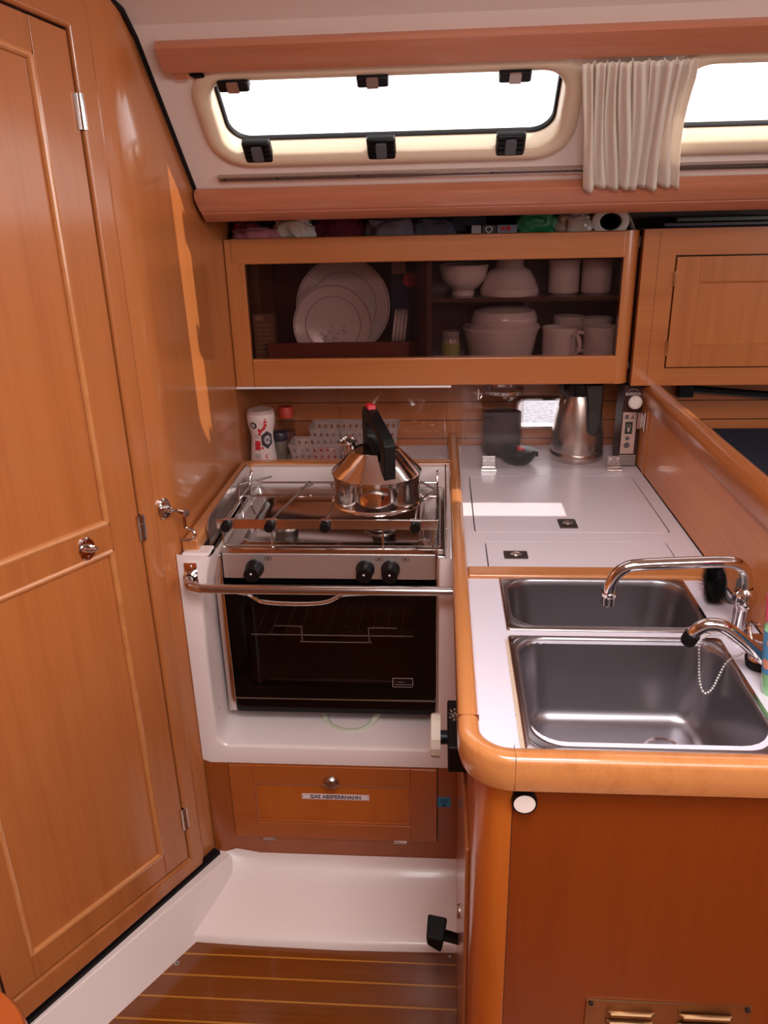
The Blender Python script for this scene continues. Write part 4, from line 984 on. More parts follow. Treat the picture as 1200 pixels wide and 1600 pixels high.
def plate_obj(x, z, r, y, tilt, label, deco):
    t = thing('dinner_plate', (x, y, z - r), label, 'plate', 'plates standing in the rack')
    Mx = Matrix.Translation((x, y, z)) @ Matrix.Rotation(tilt, 4, 'X')
    bm = lathe(bmn(), [(0, .004), (r * .62, .004), (r * .68, .001), (r * .97, -.010), (r, -.012), (r * .985, -.008), (r * .70, .005), (r * .62, .008), (0, .008)], (0, 0, 0), 56, 'y')
    xf(bm, Mx); obj('plate_body', bm, 'white', t)
    rb = bmn()
    for q in (.70, .965):
        tube(rb, [Mx @ Vector((r * q * math.cos(a), (-.0005 if q < .9 else -.0112), r * q * math.sin(a))) for a in [2 * PI * k / 56 for k in range(56)]], .0007, 4, closed=True)
    obj('rim_line', rb, plain('grey_line', (120, 108, 112), .5), t)
    if deco:
        db = bmn(); random.seed(4)
        for k in range(22):
            a = Mx @ Vector((random.uniform(-.03, .03), .0032, random.uniform(-.045, -.005))); b2 = a + Vector((random.uniform(-.014, .014), 0, random.uniform(-.006, .008)))
            tube(db, [a, b2], .0008, 4)
        obj('motif', db, plain('grey_motif', (96, 86, 92), .5), t)
plate_obj(-.243, 1.225, .119, 2.035, -.12, 'large white dinner plate standing at the back of the rack', False)
plate_obj(-.266, 1.184, .099, 1.995, -.12, 'smaller white plate with grey motif in front of the large one', True)
for k in range(4):
    x = -.110 + k * .0085
    bm = lathe(bmn(), [(0, 0), (.040, 0), (.045, -.004), (.040, .003), (0, .003)], (0, 0, 0), 32, 'x'); xf(bm, Matrix.Translation((x, 2.0, 1.178)) @ Matrix.Rotation(.12, 4, 'Y'))
    obj('saucer', bm, 'white', None, label='white saucer standing on edge beside the cabinet divider', cat='saucer', group='saucers on edge in the rack')
pkx = thing('food_packet', (-.085, 2.06, 1.12), 'dark blue packet with red print behind the saucers', 'packet')
obj('packet_body', B((-.125, 2.05, 1.10), (-.052, 2.09, 1.335)), plain('packet_blue', (30, 34, 70), .5), pkx, bev=.003)
bm = B((-.120, 2.048, 1.300), (-.085, 2.0505, 1.333)); obj('pale_print', bm, plain('packet_pale', (200, 176, 170), .5), pkx)
bm = bmn(); disc(bm, (-.075, 2.05, 1.285), .018, -.002, 'y', 20); obj('red_print', bm, 'red', pkx)
bk = thing('small_carton', (-.435, 2.0, 1.10), 'small brown carton at the left end inside the cabinet', 'carton')
obj('carton_body', B((-.468, 1.985, 1.10), (-.415, 2.03, 1.215)), plain('brown_card', (120, 84, 66), .7), bk, bev=.002)
bm = bmn()
for k in range(7): box(bm, (-.458, 1.9845, 1.120 + k * .011), (-.425, 1.9852, 1.1225 + k * .011))
box(bm, (-.460, 1.9843, 1.2), (-.440, 1.9853, 1.21)); obj('print_lines', bm, plain('card_print', (160, 130, 110), .7), bk)
# crockery on the right
def bowl_up(x, z, y, s, label):
    bm = lathe(bmn(), [(0, 0), (.030, 0), (.030, .010), (.026, .012), (.042, .022), (.058, .042), (.064, .068), (.066, .078), (.064, .079), (.056, .045), (.038, .026), (0, .018)], (0, 0, 0), 44)
    xf(bm, Matrix.Translation((x, y, z)) @ Matrix.Diagonal((s, s, s, 1)))
    return obj('bowl', bm, 'white', None, label=label, cat='bowl')
bowl_up(.058, 1.2505, 2.015, .93, 'white bowl standing upright on the cabinet shelf')
bm = lathe(bmn(), [(.071, 0), (.072, .003), (.071, .016), (.069, .018), (.060, .040), (.050, .056), (.036, .064), (.033, .068), (.033, .082), (0, .082)], (.170, 2.015, 1.2505), 44)
obj('bowl', bm, 'white', None, label='upturned white bowl beside the upright one', cat='bowl')
bm = lathe(bmn(), [(.038, 0), (.037, .003), (.029, .007), (.028, .016), (0, .016)], (.170, 2.015, 1.333), 36)
obj('bowl', bm, 'white', None, label='white foot of a small bowl stacked on the upturned bowl', cat='bowl')
def mug(x, y, z, r, h, ang, label, hnd=True, grp='white mugs in the glazed cabinet'):
    t = thing('mug', (x, y, z), label, 'mug', grp)
    bm = lathe(bmn(), [(0, 0), (r * .9, 0), (r, .004), (r, h - .012), (r * 1.05, h - .003), (r * 1.03, h), (r * .95, h - .003), (r * .92, .008), (0, .006)], (x, y, z), 36); obj('mug_body', bm, 'white', t)
    if hnd:
        c_, s_ = math.cos(ang), math.sin(ang)
        pts = [(r * .96, h * .78), (r * 1.35, h * .80), (r * 1.62, h * .6), (r * 1.58, h * .36), (r * 1.3, h * .20), (r * .96, h * .20)]
        obj('handle', tube(bmn(), smooth_path([(x + a * c_, y + a * s_, z + b2) for a, b2 in pts], 5), .0048, 10), 'white', t)
mug(.294, 1.985, 1.1005, .041, .074, -.9, 'white mug in front, beside the lidded pot')
mug(.394, 1.985, 1.1005, .041, .074, PI, 'white mug nearest the right post, handle to the left')
mug(.326, 2.06, 1.1005, .038, .090, 1.0, 'white mug behind the pair, beside the lidded pot', False)
mug(.398, 2.060, 1.1005, .036, .085, 1.0, 'white mug behind, by the right post', False)
mug(.302, 2.02, 1.2505, .037, .080, 1.2, 'white cup on the upper shelf, left of two', False, 'cups on the upper shelf')
mug(.380, 2.02, 1.2505, .036, .080, 1.2, 'white cup on the upper shelf, right of two', False, 'cups on the upper shelf')
po = thing('lidded_pot', (.153, 2.02, 1.10), 'large white lidded serving pot on the cabinet floor', 'pot')
obj('pot_body', lathe(bmn(), [(0, 0), (.074, 0), (.080, .004), (.092, .060), (.096, .070), (.094, .074), (.088, .070), (.075, .01), (0, .008)], (.153, 2.015, 1.1005), 48), 'white', po)
obj('pot_lid', lathe(bmn(), [(.090, .070), (.088, .076), (.080, .083), (.082, .089), (.081, .098), (.074, .112), (.05, .120), (0, .123)], (.160, 2.015, 1.1005), 48), 'white', po)
jr = thing('spice_jar', (.027, 1.985, 1.10), 'small jar with a green label left of the lidded pot', 'jar')
obj('jar_body', lathe(bmn(), [(0, 0), (.021, 0), (.023, .003), (.023, .048), (.019, .054)], (.027, 1.985, 1.1005), 28), plain('jar_dark', (170, 150, 140), .2, coat=.5), jr)
obj('jar_lid', lathe(bmn(), [(.0215, .052), (.0215, .066), (.020, .068), (0, .068)], (.027, 1.985, 1.1005), 28), plain('jar_lid_grey', (150, 138, 130), .4), jr)
obj('jar_label', lathe(bmn(), [(.0234, .010), (.0234, .040)], (.027, 1.985, 1.1005), 28), plain('jar_label_green', (160, 160, 90), .5), jr)

# things lying on top of the cabinet
obj('cabinet_top_board', B((-.499, CY + .02, 1.375), (.4515, 2.108, 1.384)), 'wood_in', None, label='varnished board on top of the glazed cabinet', cat='shelf board')
TZ = 1.384
crumple((-.43, 1.955, TZ + .018), (.062, .045, .018), 1.0, fabric('pink_cloth', (196, 120, 130)), 'tea_towel', 'folded pink towel at the left end on top of the cabinet', 'towel')
crumple((-.345, 1.96, TZ + .026), (.050, .04, .026), 2.3, fabric('white_cloth', (222, 204, 192)), 'tea_towel', 'white folded towel beside the pink one', 'towel')
crumple((-.462, 1.975, TZ + .036), (.03, .04, .012), 3.3, fabric('red_cloth', (150, 34, 50)), 'cloth', 'small red cloth lying over the pink towel', 'cloth')
crumple((-.232, 1.985, TZ + .028), (.07, .05, .028), 4.1, fabric('maroon_cloth', (104, 24, 40)), 'cloth', 'maroon cloth beside the white towel', 'cloth')
crumple((-.115, 1.96, TZ + .026), (.060, .05, .026), 5.7, fabric('grey_cloth', (110, 98, 110)), 'cloth', 'grey crumpled cloth in the middle of the cabinet top', 'cloth')
crumple((-.02, 1.97, TZ + .024), (.05, .05, .024), 6.9, fabric('slate_cloth', (78, 76, 90)), 'cloth', 'darker slate cloth right of the grey one', 'cloth')
crumple((.045, 2.0, TZ + .03), (.06, .05, .03), 8.2, fabric('dark_bag', (52, 48, 56)), 'bag', 'dark bag at the back right of the slate cloth', 'bag')
for x0, w_, c, lab in ((.072, .022, (168, 158, 160), 'pale grey little packet left of the chequered one'), (.096, .032, (60, 52, 58), 'dark little packet with a white emblem'), (.130, .046, (120, 124, 140), 'grey-blue little packet with a red mark')):
    t = thing('small_packet', (x0 + w_ / 2, 1.935, TZ), lab, 'packet', 'little packets on the cabinet top')
    obj('packet_body', B((x0, 1.925, TZ), (x0 + w_, 1.965, TZ + .030)), plain('packet_%d' % c[0], c, .5), t, bev=.001)
    if c[0] == 60:
        bm = bmn(); plate(bm, [(x0 + .008, TZ + .019), (x0 + .016, TZ + .011), (x0 + .024, TZ + .019), (x0 + .024, TZ + .025), (x0 + .016, TZ + .028), (x0 + .008, TZ + .025)], [[(x0 + .010, TZ + .0195), (x0 + .010, TZ + .024), (x0 + .016, TZ + .0265), (x0 + .022, TZ + .024), (x0 + .022, TZ + .0195), (x0 + .016, TZ + .0135)]], lambda a, b_, t_: (a, t_, b_), 1.9245, 1.925); obj('emblem', bm, 'white_plastic', t)
    if c[0] == 120:
        bm = disc(bmn(), (x0 + .026, 1.925, TZ + .022), .006, -.0006, 'y', 16); disc(bm, (x0 + .014, 1.925, TZ + .022), .005, -.0006, 'y', 16); obj('red_mark', bm, 'red', t)
crumple((.222, 1.965, TZ + .030), (.055, .045, .030), 9.4, plain('green_bag', (24, 110, 66), .45), 'plastic_bag', 'green plastic bag on the cabinet top', 'bag')
crumple((.305, 1.955, TZ + .026), (.045, .04, .028), 10.8, plain('clear_bag', (176, 158, 146), .25, coat=.6), 'plastic_bag', 'crumpled clear plastic bag left of the paper roll', 'bag')
rl = thing('paper_roll', (.387, 1.96, TZ), 'white kitchen paper roll with its dark core facing out', 'paper roll')
bm = bmn(); prof_ = [(.0215, .10), (.0215, -.028), (.024, -.030), (.034, -.030), (.037, -.028), (.037, .10)]
lathe(bm, prof_, (.385, 1.955, TZ + .0315), 40, 'y', sx=1.0, sy=.86)
for v in bm.verts: v.co.x = .385 + (v.co.x - .385) * 1.12
obj('paper', bm, fabric('paper_white', (232, 216, 206)), rl)
bm = bmn(); lathe(bm, [(.0215, -.027), (.0200, -.024), (.0200, .09), (0, .09)], (.385, 1.955, TZ + .0315), 32, 'y', sy=.86)
for v in bm.verts: v.co.x = .385 + (v.co.x - .385) * 1.12
obj('core', bm, plain('core_dark', (52, 48, 60), .8), rl, label='dark hollow core')
bm = bmn(); pts = smooth_path([(.418, 1.930, TZ + .055), (.432, 1.932, TZ + .036), (.443, 1.934, TZ + .012), (.438, 1.934, TZ + .004), (.420, 1.934, TZ + .002)], 5)
for dy in (0,):
    V = [[bm.verts.new((p.x, p.y + d_, p.z)) for d_ in (0, .10)] for p in pts]
    for a, b_ in zip(V, V[1:]): bm.faces.new((a[0], a[1], b_[1], b_[0]))
o = obj('loose_sheet', bm, M['white_plastic'], rl); sm = o.modifiers.new('solid', 'SOLIDIFY'); sm.thickness = .0008

# right locker ---------------------------------------------------
lk = thing('wall_locker', (.9, 2.0, 1.045), 'varnished wall locker with a hinged panelled door right of the glazed cabinet', 'cabinet')
bm = bmn(); plate(bm, [(.4545, 1.0475), (1.5, 1.0475), (1.5, 1.3995), (.4545, 1.3995)], [[(.528, 1.089), (.528, 1.3425), (1.003, 1.3425), (1.003, 1.089)]], lambda a, b_, t: (a, t, b_), CY, CY + .02)
obj('face_frame', bm, 'wood_x', lk, bev=.001)
obj('edge_seam', B((.4895, CY - .0006, 1.05), (.4903, CY + .002, 1.397)), plain('fine_seam', (120, 60, 36), .6), lk)
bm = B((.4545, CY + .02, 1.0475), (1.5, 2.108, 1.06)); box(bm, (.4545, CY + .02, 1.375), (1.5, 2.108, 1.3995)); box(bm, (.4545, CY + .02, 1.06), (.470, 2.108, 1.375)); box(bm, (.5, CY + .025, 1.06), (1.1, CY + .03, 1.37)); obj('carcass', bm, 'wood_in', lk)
dr = bmn(); dx0, dx1, dz0, dz1 = .531, 1.0, 1.0915, 1.3395; sw = .054
box(dr, (dx0, CY - .002, dz0), (dx0 + sw, CY + .016, dz1)); box(dr, (dx1 - sw, CY - .002, dz0), (dx1, CY + .016, dz1)); box(dr, (dx0 + sw, CY - .0017, dz0), (dx1 - sw, CY + .016, dz0 + .048)); box(dr, (dx0 + sw, CY - .0017, dz1 - .055), (dx1 - sw, CY + .016, dz1))
dro = obj('locker_door', dr, 'wood_z', lk, bev=.0012)
obj('door_panel', B((dx0 + sw - .003, CY + .004, dz0 + .045), (dx1 - sw + .003, CY + .012, dz1 - .052)), 'wood_panel', dro)
mb = bmn(); lp = [(dx0 + sw + .001, CY + .003, dz0 + .049), (dx1 - sw - .001, CY + .003, dz0 + .049), (dx1 - sw - .001, CY + .003, dz1 - .056), (dx0 + sw + .001, CY + .003, dz1 - .056)]
for i in range(4): tube(mb, [lp[i], lp[(i + 1) % 4]], .003, 8)
obj('moulding', mb, 'wood_x', dro)
for z0 in (1.276, 1.120):
    h = bmn(); 
    for k in range(5): tube(h, [(.5295, CY - .004, z0 + k * .0068), (.5295, CY - .004, z0 + k * .0068 + .0058)], .0030, 10)
    obj('hinge', h, 'chrome', dro)
pf_ = thing('purple_file', (.63, 2.0, 1.40), 'flat purple and green folder lying on top of the right locker', 'folder')
obj('purple_layer', B((.515, 1.97, 1.3998), (.765, 2.08, 1.409)), plain('purple_plastic', (60, 22, 50), .4), pf_, bev=.002)
obj('green_layer', B((.545, 1.98, 1.409), (.760, 2.08, 1.421)), plain('green_film', (58, 66, 48), .3), pf_, bev=.003)

# ================================================================== SPLASH GUARDS and things behind them
sg = thing('splash_guard', (-.23, 1.876, .868), 'clear acrylic sliding splash guards behind the stove', 'splash guard')
obj('acrylic_sheet', B((-.499, 1.883, .8685), (-.243, 1.886, 1.050)), 'acrylic', sg, flat=True)
obj('acrylic_sheet', B((-.247, 1.8785, .8685), (.020, 1.8815, 1.050)), 'acrylic', sg, flat=True)
s2 = thing('splash_guard', (.28, 1.9, CT), 'clear acrylic flap hinged to the counter in front of the jug', 'splash guard')
obj('acrylic_sheet', B((.056, 1.8985, CT + .006), (.489, 1.9015, 1.046)), 'acrylic', s2, flat=True)
for x in (.124, .4335):
    hb_ = bmn(); box(hb_, (x - .0185, 1.880, CT + .0005), (x + .0185, 1.896, CT + .003)); tube(hb_, [(x - .0185, 1.889, CT + .005), (x + .0185, 1.889, CT + .005)], .0042, 10)
    ho = obj('hinge', hb_, 'chrome', s2)
    hb_ = bmn(); box(hb_, (x - .0165, 1.8955, CT + .004), (x + .0165, 1.8975, CT + .036)); obj('hinge_leaf', hb_, 'steel', ho, bev=.0015)
    for sx_ in (-1, 1): obj('screw', disc(bmn(), (x + sx_ * .0095, 1.8955, CT + .026), .0042, -.0018, 'y', 14), 'chrome', ho)
obj('knob', lathe(bmn(), [(.006, 0), (.006, -.010), (.0145, -.013), (.0165, -.018), (.0160, -.023), (.012, -.027), (0, -.0285)], (.4665, 1.8985, 1.010), 28, 'y'), 'white_plastic', s2, label='round white knob')
lt_ = thing('latch', (.49, 1.90, .94), 'small chrome latch plate on the partition beside the coffee carton', 'latch')
obj('latch_plate', B((.4775, 1.885, .943), (.4885, 1.888, .9835)), 'steel', lt_, bev=.001)
obj('latch_body', B((.4885, 1.872, .947), (.4962, 1.892, .980)), 'chrome', lt_, bev=.001)
obj('latch_pins', tube(bmn(), [(.491, 1.872, .941), (.491, 1.872, .986)], .0024, 8), 'chrome', lt_)
for zz in (): pass
edge = thing('edge_strip', (.4935, 1.86, .84), 'narrow upright wooden strip on the partition at the flap edge', 'wooden strip')
obj('strip', B((.4925, 1.852, CT + .003), (.4965, 1.862, 1.0)), 'wood_z', edge, bev=.001)

# milk/sweetener bottle with pinched waist
mb_ = thing('squeeze_bottle', (-.456, 1.945, CT), 'white pinched-waist squeeze bottle with red splash print', 'bottle')
BX, BY = -.4575, 1.945
bprof = [(0, 0), (.032, 0), (.0345, .003), (.0345, .010), (.0330, .030), (.0300, .055), (.0285, .072), (.0290, .085), (.0325, .100), (.0355, .115), (.0360, .128), (.0345, .138)]
obj('bottle_body', lathe(bmn(), bprof, (BX, BY, CT + .001), 40), plain('bottle_white', (236, 218, 214), .35), mb_)
obj('cap', lathe(bmn(), [(.0345, .138), (.0340, .1385), (.0330, .1440), (.0300, .1465), (0, .1475)], (BX, BY, CT + .001), 40), plain('cap_grey', (200, 170, 168), .4), mb_)
def brad(z):
    for (r0, z0), (r1, z1) in zip(bprof, bprof[1:]):
        if z0 <= z <= z1 and z1 > z0: return r0 + (r1 - r0) * (z - z0) / (z1 - z0)
    return .034
def bshape(bm, a, z, pts, off):
    """polygon drawn on the bottle: a = angle from the front (-Y), pts local (x,z)"""
    # subdivide radially about the centre so that it follows the surface
    ctr = None; n = len(pts)
    def P(x, zz):
        rr_ = brad(z + zz) + off; th = a + x / .034
        return (BX + rr_ * math.sin(th), BY - rr_ * math.cos(th), CT + .001 + z + zz)
    ringsb = [[bm.verts.new(P(px * k, pz * k)) for px, pz in pts] for k in (.34, .67, 1)]
    c0 = bm.verts.new(P(0, 0))
    for i in range(n):
        j = (i + 1) % n; bm.faces.new((c0, ringsb[0][i], ringsb[0][j]))
        for r0, r1 in zip(ringsb, ringsb[1:]): bm.faces.new((r0[i], r1[i], r1[j], r0[j]))
def ngon(r_, n, ph=0, sx=1): return [(r_ * sx * math.cos(ph + 2 * PI * k / n), r_ * math.sin(ph + 2 * PI * k / n)) for k in range(n)]
bm = bmn(); bshape(bm, -.38, .112, ngon(.0098, 6, PI / 6), .0010); bshape(bm, .62, .072, ngon(.024, 6, PI / 6, .82), .0010)
obj('dark_badge', bm, plain('badge_dark', (52, 40, 46), .5), mb_, flat=False)
bm = bmn(); bshape(bm, -.38, .112, ngon(.0052, 14), .0017); bshape(bm, .66, .072, ngon(.0118, 16, 0, .85), .0017)
obj('badge_centre', bm, plain('badge_pale', (206, 194, 198), .5), mb_)
bm = bmn(); bshape(bm, -.22, .058, [(-.0085, -.012), (.0085, -.012), (.0085, .012), (-.0085, .012)], .0010)
for a, z, r_ in ((.02, .099, .0042), (0, .088, .0036), (.06, .092, .003), (.16, .097, .0034), (.28, .101, .0034), (.40, .105, .004), (.48, .112, .0045), (.50, .121, .0038), (.18, .052, .0035), (.5, .128, .002), (.34, .118, .0015), (.2, .115, .0013), (.13, .122, .0012), (.38, .031, .0022), (.45, .026, .0026), (.50, .034, .0018)):
    bshape(bm, a, z, ngon(r_, 10), .0010)
obj('red_print', bm, plain('print_red', (206, 26, 44), .4), mb_)
bm = bmn()
for k in range(6): bshape(bm, -.22, .012 + k * .0045, [(-.0085, -.0009), (.0085, -.0009), (.0085, .0009), (-.0085, .0009)], .0010)
for k in range(3): bshape(bm, -.22, .078 + k * .004, [(-.0085, -.0005), (.0085, -.0005), (.0085, .0005), (-.0085, .0005)], .0010)
obj('small_print', bm, plain('print_grey2', (110, 96, 110), .5), mb_)
def txt_xu():
    th = .70; rr_ = .0298 + .0026
    m4 = Matrix.Translation((BX + rr_ * math.sin(th), BY - rr_ * math.cos(th), CT + .073)) @ Matrix.Rotation(th, 4, 'Z') @ Matrix.Rotation(PI / 2, 4, 'X')
    text('lettering', 'XU', .012, plain('badge_ink', (40, 34, 40), .5), mb_, m4, bold=True)
txt_xu()
# spice mill with red cap, and dark jar
sm_ = thing('spice_jar', (-.418, 2.03, CT), 'glass spice jar with a red cap behind the white bottle', 'jar')
obj('jar_body', lathe(bmn(), [(0, 0), (.021, 0), (.0225, .003), (.0225, .085), (.018, .097), (.018, .103)], (-.412, 2.045, CT + .001), 28), 'jar_glass', sm_)
obj('contents', lathe(bmn(), [(0, .002), (.020, .002), (.020, .062), (0, .066)], (-.412, 2.045, CT + .001), 20), plain('spice_brown', (120, 74, 54), .8, noise_amt=.5, noise_scale=300), sm_)
obj('cap', lathe(bmn(), [(.0205, .100), (.0205, .126), (.019, .129), (0, .129)], (-.412, 2.045, CT + .001), 28), 'redcap', sm_, label='red cap')
sj = thing('pepper_jar', (-.425, 1.985, CT), 'small grey-green jar with dark lid right of the white bottle', 'jar')
obj('jar_body', lathe(bmn(), [(0, 0), (.0185, 0), (.0195, .003), (.0185, .052), (.016, .056)], (-.419, 1.978, CT + .001), 28), plain('jar_olive', (112, 100, 84), .4), sj)
obj('cap', lathe(bmn(), [(.0200, .055), (.0205, .060), (.0205, .074), (.018, .078), (0, .078)], (-.419, 1.978, CT + .001), 28), plain('jar_cap_dark', (48, 44, 60), .3), sj)
# perforated baskets
M['basket'] = plain('translucent_plastic', (206, 178, 174), .35)
nt = M['basket'].node_tree; b = nt.nodes['Principled BSDF']; tr = nt.nodes.new('ShaderNodeBsdfTransparent'); ms = nt.nodes.new('ShaderNodeMixShader'); ms.inputs[0].default_value = .38
nt.links.new(tr.outputs[0], ms.inputs[1]); nt.links.new(b.outputs[0], ms.inputs[2]); nt.links.new(ms.outputs[0], nt.nodes['Material Output'].inputs[0])
def basket(x0, x1, y0, y1, z0, z1, label):
    t = thing('plastic_basket', ((x0 + x1) / 2, (y0 + y1) / 2, z0), label, 'basket', 'perforated baskets behind the stove')
    ins = .012
    def P(u, v, side, tt):
        # u 0..1 across, v 0..1 up
        k = ins * (1 - v)
        if side == 0: return (x0 + k + (x1 - x0 - 2 * k) * u, y0 + k + tt, z0 + (z1 - z0) * v)
        if side == 1: return (x0 + k + (x1 - x0 - 2 * k) * u, y1 - k + tt, z0 + (z1 - z0) * v)
        if side == 2: return (x0 + k + tt, y0 + k + (y1 - y0 - 2 * k) * u, z0 + (z1 - z0) * v)
        return (x1 - k + tt, y0 + k + (y1 - y0 - 2 * k) * u, z0 + (z1 - z0) * v)
    bm = bmn()
    for side in range(4):
        n_ = 13 if side < 2 else 7
        holes = []
        for i in range(n_):
            for v_ in (.45, .78):
                cu = (i + .7) / (n_ + .4); ru = .10 / n_ * 1.6; rv = .07
                holes.append([(cu - ru, v_ - rv), (cu - ru, v_ + rv), (cu + ru, v_ + rv), (cu + ru, v_ - rv)])
        plate(bm, [(0, 0), (1, 0), (1, 1), (0, 1)], holes, lambda a, b2, t_: P(a, b2, side, t_), 0, .0015)
    box(bm, (x0 + ins, y0 + ins, z0), (x1 - ins, y1 - ins, z0 + .002))
    obj('basket_body', bm, 'basket', t, flat=True)
    rb = bmn(); tube(rb, [(a, b2, z1) for a, b2 in rrect(x0 - .001, x1 + .001, y0 - .001, y1 + .001, .008, 4)], .0025, 6, closed=True); obj('rim', rb, 'basket', t)
basket(-.385, -.150, 1.915, 1.995, CT, CT + .058, 'front translucent perforated basket behind the stove')
basket(-.345, -.110, 2.005, 2.095, CT, CT + .078, 'rear taller translucent basket behind the front one')
crumple((-.30, 1.955, CT + .022), (.03, .02, .018), 12.0, fabric('pink_sachet', (206, 80, 96)), 'sachet', 'pink sachet lying inside the front basket, left', 'sachet')
crumple((-.19, 1.955, CT + .024), (.03, .02, .02), 13.0, fabric('red_sachet', (196, 70, 60)), 'sachet', 'red sachet lying inside the front basket, right', 'sachet')

# clip-top canister (right)
cn = thing('clip_top_canister', (.171, 2.03, CT), 'tall glass storage canister with wire clip lid, dark contents', 'jar')
CX_, CYY = .166, 2.035
obj('glass_body', lathe(bmn(), [(0, .001), (.050, .001), (.054, .006), (.054, .150), (.050, .165), (.048, .170)], (CX_, CYY, CT + .001), 40), 'jar_glass', cn)
obj('contents', lathe(bmn(), [(0, .006), (.049, .006), (.049, .112), (.03, .118), (0, .116)], (CX_, CYY, CT + .001), 32), plain('ground_coffee', (66, 32, 24), .8, noise_amt=.4, noise_scale=200), cn, label='dark brown contents')
obj('lid', lathe(bmn(), [(.052, .176), (.052, .182), (.046, .190), (0, .192)], (CX_, CYY, CT + .001), 40), 'jar_glass', cn)
obj('steel_band', lathe(bmn(), [(.0515, .166), (.0528, .167), (.0528, .175), (.0515, .176)], (CX_, CYY, CT + .001), 40), 'chrome', cn)
bm = bmn(); tube(bm, smooth_path([(CX_ - .053, CYY - .004, CT + .172), (CX_ - .066, CYY - .010, CT + .176), (CX_ - .063, CYY - .01, CT + .150), (CX_ - .056, CYY - .006, CT + .158)], 4), .0018, 8); box(bm, (CX_ - .067, CYY - .014, CT + .150), (CX_ - .063, CYY - .004, CT + .178))
obj('wire_clip', bm, 'chrome', cn)
# black lid with red tab
kl = thing('jug_lid', (.205, 1.95, CT), 'black round lid with a red tab lying in front of the canister', 'lid')
obj('lid_body', lathe(bmn(), [(0, .001), (.026, .001), (.034, .008), (.0425, .020), (.044, .030), (.040, .037), (.020, .041), (0, .041)], (.203, 1.952, CT), 36), 'black', kl)
obj('lug', B((.242, 1.940, CT + .020), (.252, 1.962, CT + .034)), 'black', kl, bev=.002)
obj('red_tab', B((.196, 1.928, CT + .0365), (.216, 1.955, CT + .0455)), 'red', kl, bev=.002)
# thermos jug
JX, JY = .357, 2.0
tj = thing('thermos_jug', (JX, JY, CT), 'brushed steel vacuum jug with a black handle', 'jug')
obj('jug_body', lathe(bmn(), [(0, .001), (.066, .001), (.0680, .004), (.0680, .022), (.0665, .024), (.0672, .026), (.0665, .06), (.060, .11), (.050, .150), (.044, .172), (.042, .176)], (JX, JY, CT), 48), plain('jug_steel', (206, 190, 180), .26, metal=1), tj, sharp=50)
obj('collar', lathe(bmn(), [(.0445, .168), (.0455, .190), (.043, .200), (0, .203)], (JX, JY, CT), 36), 'black', tj)
bm = bmn(); plate(bm, [(-.021, .205), (.026, .205), (.026, .16), (.022, .10), (.016, .082), (.004, .076), (-.007, .084), (-.012, .11), (-.014, .16)], [], lambda a, b2, t_: (JX + .022 + a, JY - .030 - t_ - (.20 - b2) * .22, CT + b2), 0, .020)
obj('handle', bm, 'black', tj, bev=.006, seg=3)
bm = bmn(); prism(bm, [(-.060, .205), (-.056, .190), (-.040, .165), (-.030, .170), (-.030, .205)], 'y', JY - .012, JY + .012); xf(bm, Matrix.Translation((JX, 0, CT))); obj('pouring_lip', bm, 'black', tj, bev=.003)
# coffee carton
cc = thing('coffee_carton', (.474, 1.955, CT), 'tall dark brown drink carton with a white side panel', 'carton')
qx0, qx1, qy = .4495, .4925, 1.925
obj('carton_body', B((qx0, qy, CT + .001), (qx1, 2.0, 1.042)), plain('carton_brown', (66, 36, 38), .45), cc, bev=.002)
pnl = obj('white_panel', B((qx0 + .002, qy - .0006, .868), (qx1 - .008, qy + .001, .974)), plain('carton_panel', (226, 196, 184), .5), cc)
bm = bmn()
for k in range(6): box(bm, (qx0 - .003 + .003, qy - .0008, CT + .004 + k * .0045), (qx1 - .001, qy + .001, CT + .0065 + k * .0045))
obj('foot_lines', bm, plain('carton_stripes', (200, 184, 180), .5), cc)
bm = B((qx0 + .009, qy - .0012, .919), (qx1 - .016, qy, .950)); obj('green_mark', bm, plain('mark_green', (40, 66, 44), .5), pnl)
bm = bmn(); tube(bm, [(qx0 + .018 + .0045 * math.cos(t), qy - .0014, .939 + .0045 * math.sin(t)) for t in [2 * PI * k / 16 for k in range(16)]], .0006, 4, closed=True); box(bm, (qx0 + .0155, qy - .0016, .925), (qx0 + .0205, qy - .0012, .934)); obj('white_tree_mark', bm, 'white_plastic', pnl)
bm = disc(bmn(), (qx0 + .017, qy - .0006, .908), .0055, -.0004, 'y', 18); disc(bm, (qx0 + .017, qy - .0006, .890), .0075, -.0004, 'y', 18); box(bm, (qx0 + .007, qy - .001, .957), (qx0 + .016, qy - .0006, .968)); obj('round_marks', bm, plain('mark_grey', (104, 104, 112), .5), pnl)
bm = bmn(); v_ = [bm.verts.new(p) for p in ((qx0 + .019, qy - .001, .957), (qx0 + .031, qy - .001, .957), (qx0 + .025, qy - .001, .968))]; bm.faces.new(v_); obj('triangle_mark', bm, plain('mark_line', (150, 120, 116), .5), pnl)
text('lettering', 'BARISTA', .0095, 'white_plastic', cc, face_front((qx0 + qx1) / 2, qy - .0006, 1.0195), bold=True)
bm = bmn(); tube(bm, [((qx0 + qx1) / 2 + .013 * math.cos(t), qy - .0008, 1.024 + .008 * math.sin(t)) for t in [.4 + (PI - .8) * k / 12 for k in range(13)]], .0005, 4); obj('arc_mark', bm, 'white_plastic', cc)

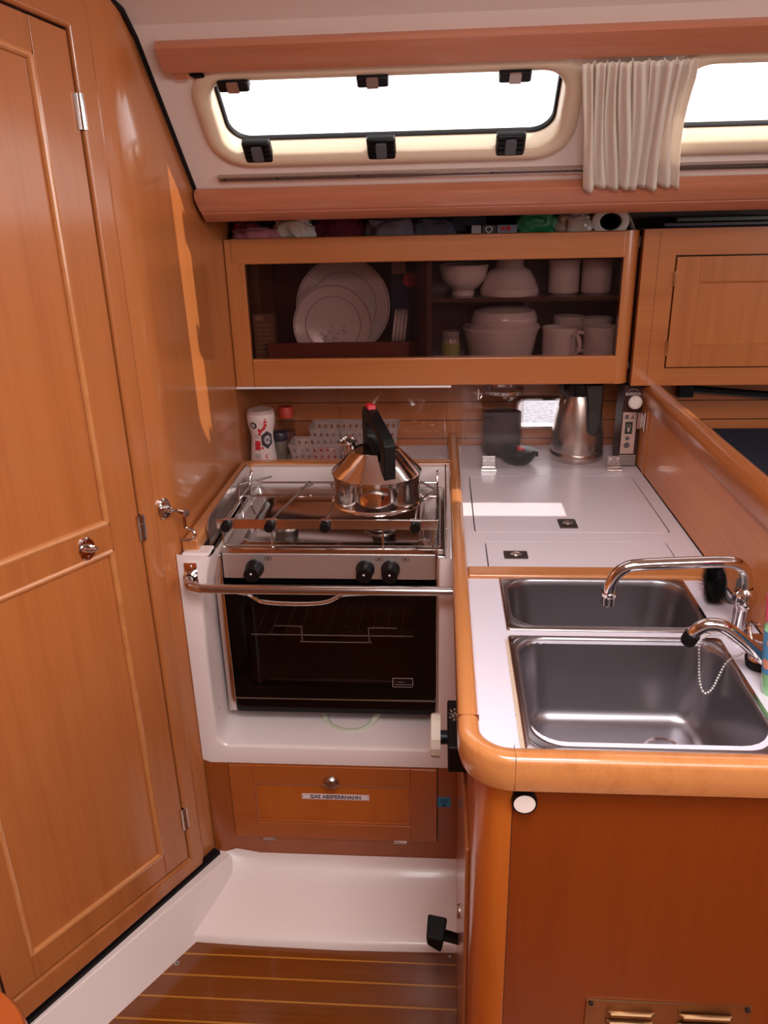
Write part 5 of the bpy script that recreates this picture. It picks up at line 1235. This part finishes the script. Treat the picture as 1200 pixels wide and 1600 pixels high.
# ================================================================== curtain and its track
tk = thing('curtain_track', sp(.6, .322, .004), 'long grey aluminium curtain track under the windows', 'curtain track')
bm = bmn(); slope_bar(bm, -.437, 1.8, [(.318, .0), (.318, .008), (.321, .008), (.3215, .004), (.3265, .004), (.327, .008), (.330, .008), (.330, 0)])
obj('track', bm, 'alu', tk)
for x in (-.425, -.32, -.16, .10, .26, .62):
    bm = bmn(); slope_bar(bm, x - .003, x + .003, [(.3218, .003), (.3218, .0055), (.3262, .0055), (.3262, .003)])
    obj('screw', bm, 'seam', tk)
ct_ = thing('curtain', sp(.355, .36, .03), 'short gathered cream curtain between the two windows', 'curtain')
bm = bmn(); NX, NS = 300, 26
rows_ = []
random.seed(9); phs = [random.uniform(-.5, .5) for _ in range(20)]
for j in range(NS + 1):
    t = j / NS; s = .076 + t * (.350 - .076)
    xl = .231 + (.284 - .231) * t ** 1.1 ; xr = .412 + (.452 - .412) * t
    row = []
    for i in range(NX + 1):
        u = i / NX
        ph = u * 8.4 * 2 * PI + phs[int(u * 8.4) % 20] * .6 * math.sin(u * 8.4 * PI) + .5 * math.sin(3 * t + u * 7)
        amp = (.0050 + .0022 * min(1, t * 2.2)) * (1 + .35 * math.sin(u * 17 + 1))
        h = .026 + amp * math.sin(ph) + .0022 * math.sin(2.0 * ph + 1.3 + t * 2) + (1 - t) * .003 * math.sin(ph * 3.1)
        if t < .12: h = .026 + (h - .026) * (.6 + .4 * t / .12)
        x = xl + (xr - xl) * u - .0050 * math.cos(ph) * (.7 + .5 * t) + .003 * math.sin(4 * t + u * 11)
        bulge = 0
        if u > .8: bulge = .012 * math.sin(PI * min(1, max(0, (t - .1) / .9))) * (u - .8) / .2
        ss = s + .003 * math.sin(ph * .5 + 1) * t
        row.append(bm.verts.new(sp(x - bulge, ss, h)))
    rows_.append(row)
for a, b_ in zip(rows_, rows_[1:]):
    for i in range(NX): bm.faces.new((a[i], a[i + 1], b_[i + 1], b_[i]))
o = obj('curtain_cloth', bm, 'curtain', ct_, sharp=180); sm = o.modifiers.new('solid', 'SOLIDIFY'); sm.thickness = .0012
# little dark rail end by the upper trim
re_ = thing('rail_end', sp(-.415, .10, .01), 'small dark rail end clip under the upper trim', 'clip')
bm = bmn(); slope_bar(bm, -.425, -.400, [(.088, .0), (.088, .008), (.096, .006), (.096, 0)], -.42); obj('clip', bm, 'rubber', re_, bev=.001)

# near left: rounded wooden furniture corner
tb_ = thing('table_corner', (-.64, .58, .0), 'rounded orange varnished wood corner at the lower left edge', 'table')
obj('rounded_top', lathe(bmn(), [(0, .468), (.120, .468), (.130, .472), (.136, .482), (.136, .492), (.131, .500), (.120, .503), (0, .503)], (-.634, .585, 0), 64), plain('orange_varnish', (190, 92, 40), .25, coat=.8, noise_amt=.2, noise_scale=20), tb_)
obj('pedestal', lathe(bmn(), [(.03, 0), (.03, .468)], (-.634, .585, 0), 24), 'steel', tb_)
